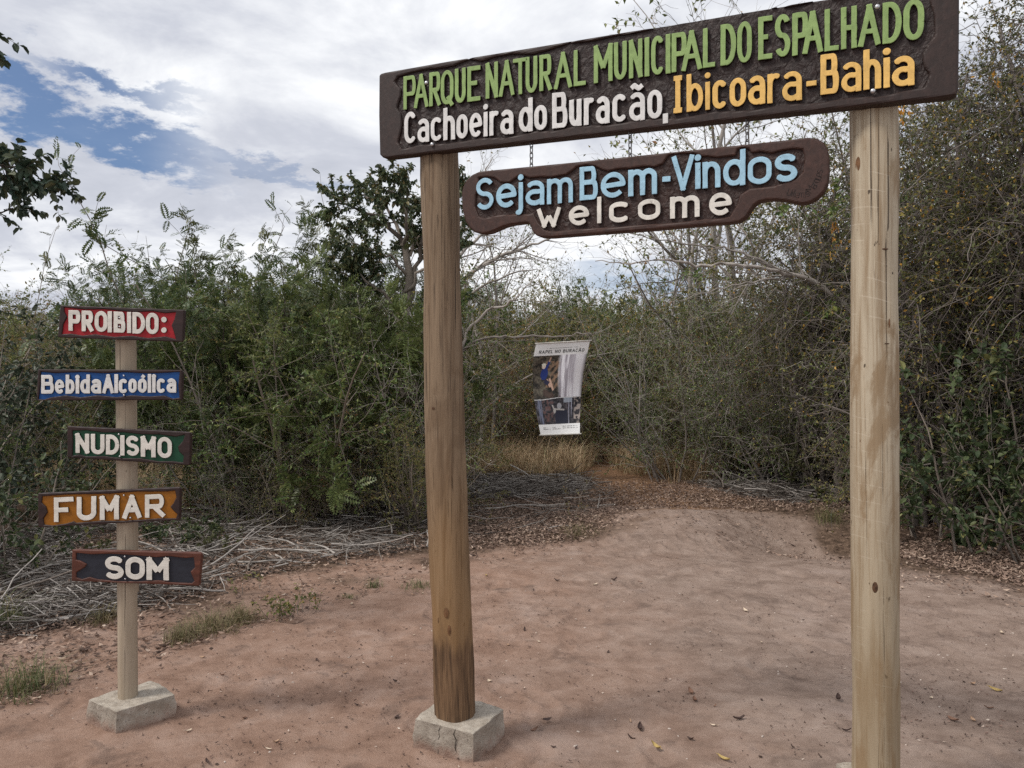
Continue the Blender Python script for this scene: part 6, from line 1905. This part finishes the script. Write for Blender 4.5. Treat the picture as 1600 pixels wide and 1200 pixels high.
def blades(rs, P0, H, W, lean):
    n = len(P0)
    a = rs.uniform(0, 2 * math.pi, n)
    out = np.stack([np.cos(a), np.sin(a), np.zeros(n)], 1)
    side = np.stack([-np.sin(a), np.cos(a), np.zeros(n)], 1)
    H = H[:, None]; W = np.broadcast_to(np.asarray(W, float).reshape(-1, 1), (n, 1)); le = (lean * rs.uniform(.2, 1.3, n))[:, None]
    up = np.array([0, 0, 1.0])
    c1 = P0 + up * H * .55 + out * H * le * .25
    c2 = P0 + up * H * (1 - .25 * le) + out * H * le * .85
    V = np.stack([P0 - side * W, P0 + side * W, c1 + side * W * .8, c1 - side * W * .8, c2 + side * W * .12, c2 - side * W * .12], 1).reshape(-1, 3)
    i = np.arange(n)[:, None] * 6
    return V, np.concatenate([i + np.array([[0, 1, 2, 3]]), i + np.array([[3, 2, 4, 5]])])
def dry_grass():
    rs = np.random.default_rng(97)
    zones = [([(735, 752), (800, 745), (850, 752), (905, 748), (940, 710), (905, 678), (800, 672), (735, 678)], 22000), ([(950, 728), (985, 752), (1010, 760), (1100, 756), (1240, 748), (1330, 772), (1330, 725), (1100, 705), (1060, 690), (985, 684)], 24000),
             ([(80, 780), (200, 792), (330, 785), (600, 768), (660, 750), (640, 715), (400, 735), (200, 730), (90, 715)], 20000), ([(1390, 790), (1500, 800), (1500, 770), (1400, 745)], 1500), ([(70, 800), (200, 806), (335, 796), (335, 735), (200, 700), (80, 690)], 11000), ([(590, 778), (668, 772), (668, 690), (600, 700)], 3500)]
    Vs = []; Qs = []; off = 0
    for poly, n in zones:
        A = sample_px(rs, poly, n); X, Y, Zg = px_ground(A)
        k = fbm(X * 1.1, Y * .8, 12, 4) + rs.normal(0, .05, len(X)) > .43
        P0 = np.stack([X, Y, Zg], 1)[k]
        V, Q = blades(rs, P0, (.10 + .75 * rs.random(len(P0)) ** 2.2) * (0.45 + 1.1 * fbm(P0[:, 0] * .8, P0[:, 1] * .6, 5, 3)), rs.uniform(.0022, .0050, len(P0)), 1.5)
        Vs.append(V); Qs.append(Q + off); off += len(V)
    mt = leaf_mat('straw_coloured_grass', [(0.0, (0.17, 0.115, 0.070)), (0.5, (0.37, 0.265, 0.160)), (0.8, (0.50, 0.39, 0.26)), (1.0, (0.19, 0.20, 0.085))], .8, .25, 0)
    o = mesh('dry_grass', np.vstack(Vs), np.vstack(Qs), mt)
    tag(o, 'straw-coloured dry grass at the foot of the thicket', 'grass', None, 'stuff')
dry_grass()

# ---- single tufts and small plants
L_TUFT = leaf_mat('green_grass_blades', [(0.0, (0.060, 0.080, 0.030)), (0.6, (0.11, 0.125, 0.050)), (0.85, (0.20, 0.17, 0.085)), (1.0, (0.30, 0.235, 0.13))], .6, .25)
L_TUFT2 = leaf_mat('dull_grass_blades', [(0.0, (0.085, 0.075, 0.038)), (0.5, (0.14, 0.125, 0.06)), (1.0, (0.26, 0.20, 0.115))], .7, .2)
def tuft(px, py, r, h, n, label, m, seed, lean=1.5):
    rs = np.random.default_rng(seed)
    g = G(px, py)
    r *= 1.25; n = int(n * .8); h *= 1.1
    a = rs.uniform(0, 6.28, n); q = r * rs.random(n) ** .8 * (0.55 + .75 * vnoise(np.cos(a) * 2 + seed, np.sin(a) * 2, seed))
    X = g[0] + np.cos(a) * q; Y = g[1] + np.sin(a) * q
    P0 = np.stack([X, Y, gh(X, Y) - .004], 1) - g
    V, Q = blades(rs, P0, h * rs.uniform(.25, 1.15, n) * (1.15 - .65 * q / (r * 1.3)), rs.uniform(.0010, .0024, n), lean)
    o = mesh('grass_tuft', V, Q, m); o.location = tuple(g)
    tag(o, label, 'grass', 'grass tufts on the bare soil')
tuft(42, 1080, .15, .19, 420, 'spiky green grass tuft at the left edge in front of the brushwood', L_TUFT, 1)
tuft(5, 985, .10, .30, 160, 'tall green grass clump cut by the left edge beside the brushwood', L_TUFT, 2)
tuft(285, 1000, .12, .13, 380, 'dull green grass tuft right of the thin post', L_TUFT2, 3)
tuft(330, 985, .15, .15, 460, 'dull grass tuft in the middle of the row right of the thin post', L_TUFT2, 4)
tuft(378, 972, .12, .14, 360, 'dull grass tuft at the right of the row by the leafy weed', L_TUFT2, 5)
tuft(162, 972, .13, .14, 260, 'sparse dull tuft just left of the thin post', L_TUFT2, 6)
tuft(655, 918, .12, .07, 200, 'flat green tuft touching the brown post from the left', L_TUFT, 7)
tuft(905, 832, .22, .12, 260, 'thin grass tuft where the brushwood meets the trail', L_TUFT2, 8)
tuft(1296, 846, .16, .24, 300, 'grass tuft just left of the pale post beside the hollow', L_TUFT, 9)
tuft(585, 918, .07, .08, 120, 'little green tuft left of the brown post', L_TUFT, 10)
tuft(545, 935, .06, .05, 90, 'tiny flat tuft between thin post and brown post', L_TUFT, 11)
tuft(250, 905, .14, .16, 240, 'dull tuft poking from the brushwood below the grey board', L_TUFT2, 12)

S_weed = [dict(seg=.05, wander=.15, up=.3, kids=16, start=.1, ang=(25, 65), len=(.06, .16), rk=.6, tip=.4, leaf=22),
          dict(seg=.03, wander=.18, up=.2, kids=0, start=0, ang=(0, 0), len=(0, 0), rk=.5, tip=.5, leaf=90, rmin=.0010)]
def weed(px, py, h, label, m, seed, ln=.028, wd=.014, stems=7, spread=.10, bark=B_BROWN, kind='quad', name='weed', group='small weeds and seedlings'):
    g = G(px, py)
    pl = bush(seed, stems, h, spread, .7, S_weed, .003)
    return build_plant(name, label, 'plant', group, pl, bark, m, kind, ln, wd, tuple(g))
weed(440, 968, .16, 'leafy dull green weed at the soil edge, left one of two', L_OLIVE, 21)
weed(470, 962, .19, 'leafy dull green weed at the soil edge, taller right one of two', L_OLIVE, 22)
weed(390, 925, .15, 'thin upright weed behind the grass row', L_OLIVE, 23, stems=3)
weed(628, 775, .55, 'pale yellow-green seedling close left of the brown post', L_BROAD, 24, .075, .034, 4, .1)
weed(540, 790, .45, 'low green plant spreading over the brushwood edge', L_GREEN, 25, .055, .028, 10, .35)
weed(485, 802, .22, 'small plant with orange withered leaves at the brushwood edge', leaf_mat('withered_orange_leaves', [(0, (.30, .10, .05)), (1, (.48, .22, .12))]), 26, .06, .03, 5, .12)
weed(300, 850, .26, 'fresh green weed patch in the brushwood right of the ochre board', L_BROAD, 27, .055, .024, 12, .28)
weed(345, 862, .20, 'fresh green weed at the right of the patch by the grey board', L_BROAD, 28, .05, .022, 7, .18)
weed(255, 848, .22, 'fresh green weed close right of the thin post', L_BROAD, 29, .05, .022, 7, .15)
weed(80, 848, .22, 'fresh green weed left of the ochre board in the sticks', L_BROAD, 30, .05, .022, 6, .15)
weed(150, 880, .18, 'small green weed above the left end of the grey board', L_BROAD, 31, .05, .022, 6, .14)
weed(30, 905, .16, 'small green weed at the left edge among sticks', L_BROAD, 32, .05, .022, 5, .12)
weed(1520, 855, .22, 'dark green rosette of broad leaves in the leaf litter at right', L_BROAD, 33, .12, .06, 4, .06, kind='broad')
weed(1290, 790, .25, 'small green weed on the right heap', L_OLIVE, 34, .05, .022, 6, .2)
weed(893, 815, .75, 'leafless dry sapling standing at the edge of the trail', L_DRY, 35, .02, .01, 2, .02)

# the pale forked stick standing in the right heap
def standing_stick():
    g = G(1128, 752); Z = g[1]
    lines = [(np.array([P(1122, 756, Z), P(1127, 738, Z), P(1134, 722, Z), P(1136, 704, Z)]) - g, np.array([.012, .011, .009, .006])),
             (np.array([P(1127, 738, Z), P(1140, 746, Z - .05), P(1156, 752, Z - .1)]) - g, np.array([.009, .007, .005]))]
    V, Q = tube_mesh(lines, 6)
    o = mesh('stick', V, Q, M_STICK); o.location = tuple(g)
    tag(o, 'pale forked stick standing upright in the right brushwood heap', 'stick', GS_)
standing_stick()

# orange withered vine leaves hanging left of the pale post, and on the right
def withered(px, py, Z, label, seed, n=26, h=.55):
    rs = np.random.default_rng(seed)
    c = P(px, py, Z)
    pl = Plant(seed)
    pts = np.array([[rs.normal(0, .01), rs.normal(0, .01), -h * t] for t in np.linspace(0, 1, 7)])
    pl.thin.append((pts, np.full(7, .0022)))
    t = rs.random(n)
    pos = np.stack([rs.normal(0, .03, n), rs.normal(0, .03, n), -h * t], 1)
    d = np.stack([rs.normal(0, .4, n), rs.normal(0, .4, n), -np.ones(n)], 1); d /= np.linalg.norm(d, axis=1, keepdims=True)
    pl.leaf.append((pos, d, rs.uniform(.6, 1.2, n)))
    build_plant('hanging_vine', label, 'vine', 'withered orange vines', pl, B_BROWN, L_ORANGE, 'quad', .075, .035, tuple(c))
L_ORANGE = leaf_mat('orange_withered_leaves', [(0, (.30, .13, .02)), (.6, (.50, .24, .03)), (1, (.55, .36, .08))], .7, .3)
withered(1303, 340, 9.8, 'hanging strand of orange withered leaves left of the pale post', 61, 30, .5)
withered(1557, 110, 7.6, 'single orange withered strand beside the right end of the big board', 62, 9, .16)
withered(1408, 160, 8.2, 'yellow withered strand just under the big board at right', 63, 12, .2)

# ---- fallen leaves lying singly on the soil
def leaf_on_soil(seed, ln, wd, curl):
    rs = np.random.default_rng(seed)
    n, k = 7, 4
    V = []; Fc = []
    for i in range(n):
        t = i / (n - 1)
        w = wd * math.sin(math.pi * min(1, t * .96 + .03)) ** .8
        for j in range(k + 1):
            s = j / k * 2 - 1
            V.append(((t - .5) * ln, s * w * .5, curl * ln * ((t - .45) ** 2 * 1.6 + (s * s) * .25) + rs.normal(0, ln * .012)))
    for i in range(n - 1):
        for j in range(k):
            a = i * (k + 1) + j
            Fc.append((a, a + 1, a + k + 2, a + k + 1))
    # stalk
    W, Q = tube_mesh([(np.array([[-ln * .5, 0, curl * ln * .36], [-ln * .62, .002, curl * ln * .4], [-ln * .74, .006, curl * ln * .3]]), np.array([.0012, .001, .0008]))], 4)
    off = len(V)
    return np.vstack([np.array(V), W]), [tuple(f) for f in Fc] + [tuple(int(a) + off for a in q) for q in Q]
FL = []
tones = [('pale', (0.52, 0.42, 0.32)), ('brown', (0.19, 0.105, 0.070)), ('dark', (0.060, 0.036, 0.030)), ('yellow', (0.40, 0.29, 0.11)), ('tan', (0.36, 0.235, 0.155))]
for k in range(10):
    nm, c = tones[k % 5]
    m_ = flatmat(f'{nm}_fallen_leaf', c, .7, .25, 60) if k < 5 else FL[k - 5][2]
    V, Fc = leaf_on_soil(200 + k, rsd.uniform(.05, .085), rsd.uniform(.018, .034), rsd.uniform(.15, .6))
    o = mesh('fallen_leaf', V, Fc, m_); me = o.data; bpy.data.objects.remove(o)
    FL.append((me, nm, m_))
def soil_zone(px, py):
    a = 'right of the pale post' if px > 1402 else 'between the two big posts' if px > 745 else 'left of the brown post' if px > 240 else 'round the thin post'
    b = 'in the foreground' if py > 1080 else 'midway up the bare soil' if py > 930 else 'at the soil edge'
    return f'{a}, {b}'
SPOT = [(1025, 1169, 3), (1131, 1188, 3), (1058, 873, 4), (930, 914, 0), (1165, 955, 0), (1310, 912, 1), (1530, 1135, 2), (1490, 1127, 1), (1520, 1127, 4), (1520, 1070, 4), (1556, 1080, 3), (1455, 1092, 0), (1565, 990, 0), (1310, 1094, 2), (1155, 1125, 2), (1085, 1095, 1), (1190, 1095, 2),
        (550, 945, 0), (660, 928, 0), (645, 930, 4), (317, 1028, 4), (765, 1066, 0), (1305, 857, 4), (1080, 1083, 1), (820, 985, 2), (960, 907, 2), (870, 908, 2), (955, 913, 1), (420, 1172, 0), (433, 1160, 4), (324, 1195, 2), (90, 1085, 4), (60, 1092, 0), (236, 1070, 0), (255, 985, 4), (90, 970, 1), (1360, 866, 4), (1500, 885, 4), (1410, 920, 0), (1545, 1108, 1), (985, 1128, 4), (1000, 1140, 2), (835, 1142, 1), (855, 1126, 2), (620, 1122, 2), (760, 900, 3)]
for px, py in sample_px(rsd, [(-20, 1195), (1600, 1195), (1600, 915), (1420, 895), (1200, 820), (1000, 815), (700, 870), (300, 960), (-20, 1030)], 62):
    SPOT.append((px, py, int(rsd.choice([0, 1, 2, 2, 4]))))
for n_, (px, py, tn) in enumerate(SPOT):
    if 640 < px < 800 and py > 1090: continue
    if 130 < px < 285 and py > 1060: continue
    k = tn + 5 * int(rsd.integers(2))
    g = G(px, py)
    o = bpy.data.objects.new('fallen_leaf', FL[k][0]); C.objects.link(o)
    o.location = (g[0], g[1], g[2] + .004); o.rotation_euler = (rsd.normal(0, .18), rsd.normal(0, .18), rsd.uniform(0, 6.28))
    o.scale = (rsd.uniform(.40, .85) * (1 if n_ < 46 else .6),) * 3
    tag(o, f'{FL[k][1]} curled fallen leaf lying {soil_zone(px, py)}', 'leaf', 'fallen leaves on the bare soil')

# ---- pebbles
def pebble(seed):
    rs = np.random.default_rng(seed)
    V = []; Fc = []; n, k = 10, 6
    ph = rs.uniform(0, 6, 4)
    for j in range(k + 1):
        a = j / k * math.pi
        for i in range(n):
            b = i / n * 2 * math.pi
            r = 1 + .22 * math.sin(2 * b + ph[0]) * math.sin(a) + .15 * math.sin(3 * a + ph[1]) + .1 * math.sin(5 * b + ph[2])
            V.append((r * math.sin(a) * math.cos(b), .75 * r * math.sin(a) * math.sin(b), .55 * r * math.cos(a)))
    for j in range(k):
        for i in range(n):
            Fc.append((j * n + i, (j + 1) * n + i, (j + 1) * n + (i + 1) % n, j * n + (i + 1) % n))
    return np.array(V), np.array(Fc)
M_PEB = flatmat('pale_pebble_stone', (0.45, 0.38, 0.33), .85, .3, 3)
PB = []
for k in range(3):
    V, Q = pebble(k); o = mesh('pebble', V, Q, M_PEB); PB.append(o.data); bpy.data.objects.remove(o)
for px, py in list(sample_px(rsd, [(-20, 1195), (1600, 1195), (1600, 930), (1200, 850), (900, 860), (300, 980), (-20, 1050)], 60)) + [(1579, 990), (1407, 921), (712, 1195)]:
    if (640 < px < 800 and py > 1090) or (130 < px < 285 and py > 1060): continue
    g = G(px, py); s_ = rsd.uniform(.003, .0075)
    o = bpy.data.objects.new('pebble', PB[int(rsd.integers(3))]); C.objects.link(o)
    o.location = (g[0], g[1], g[2] + s_ * .2); o.scale = (s_ * rsd.uniform(1, 1.6), s_, s_); o.rotation_euler = (0, 0, rsd.uniform(0, 6))
    tag(o, f'small pale pebble {soil_zone(px, py)}', 'pebble', 'pebbles on the bare soil')
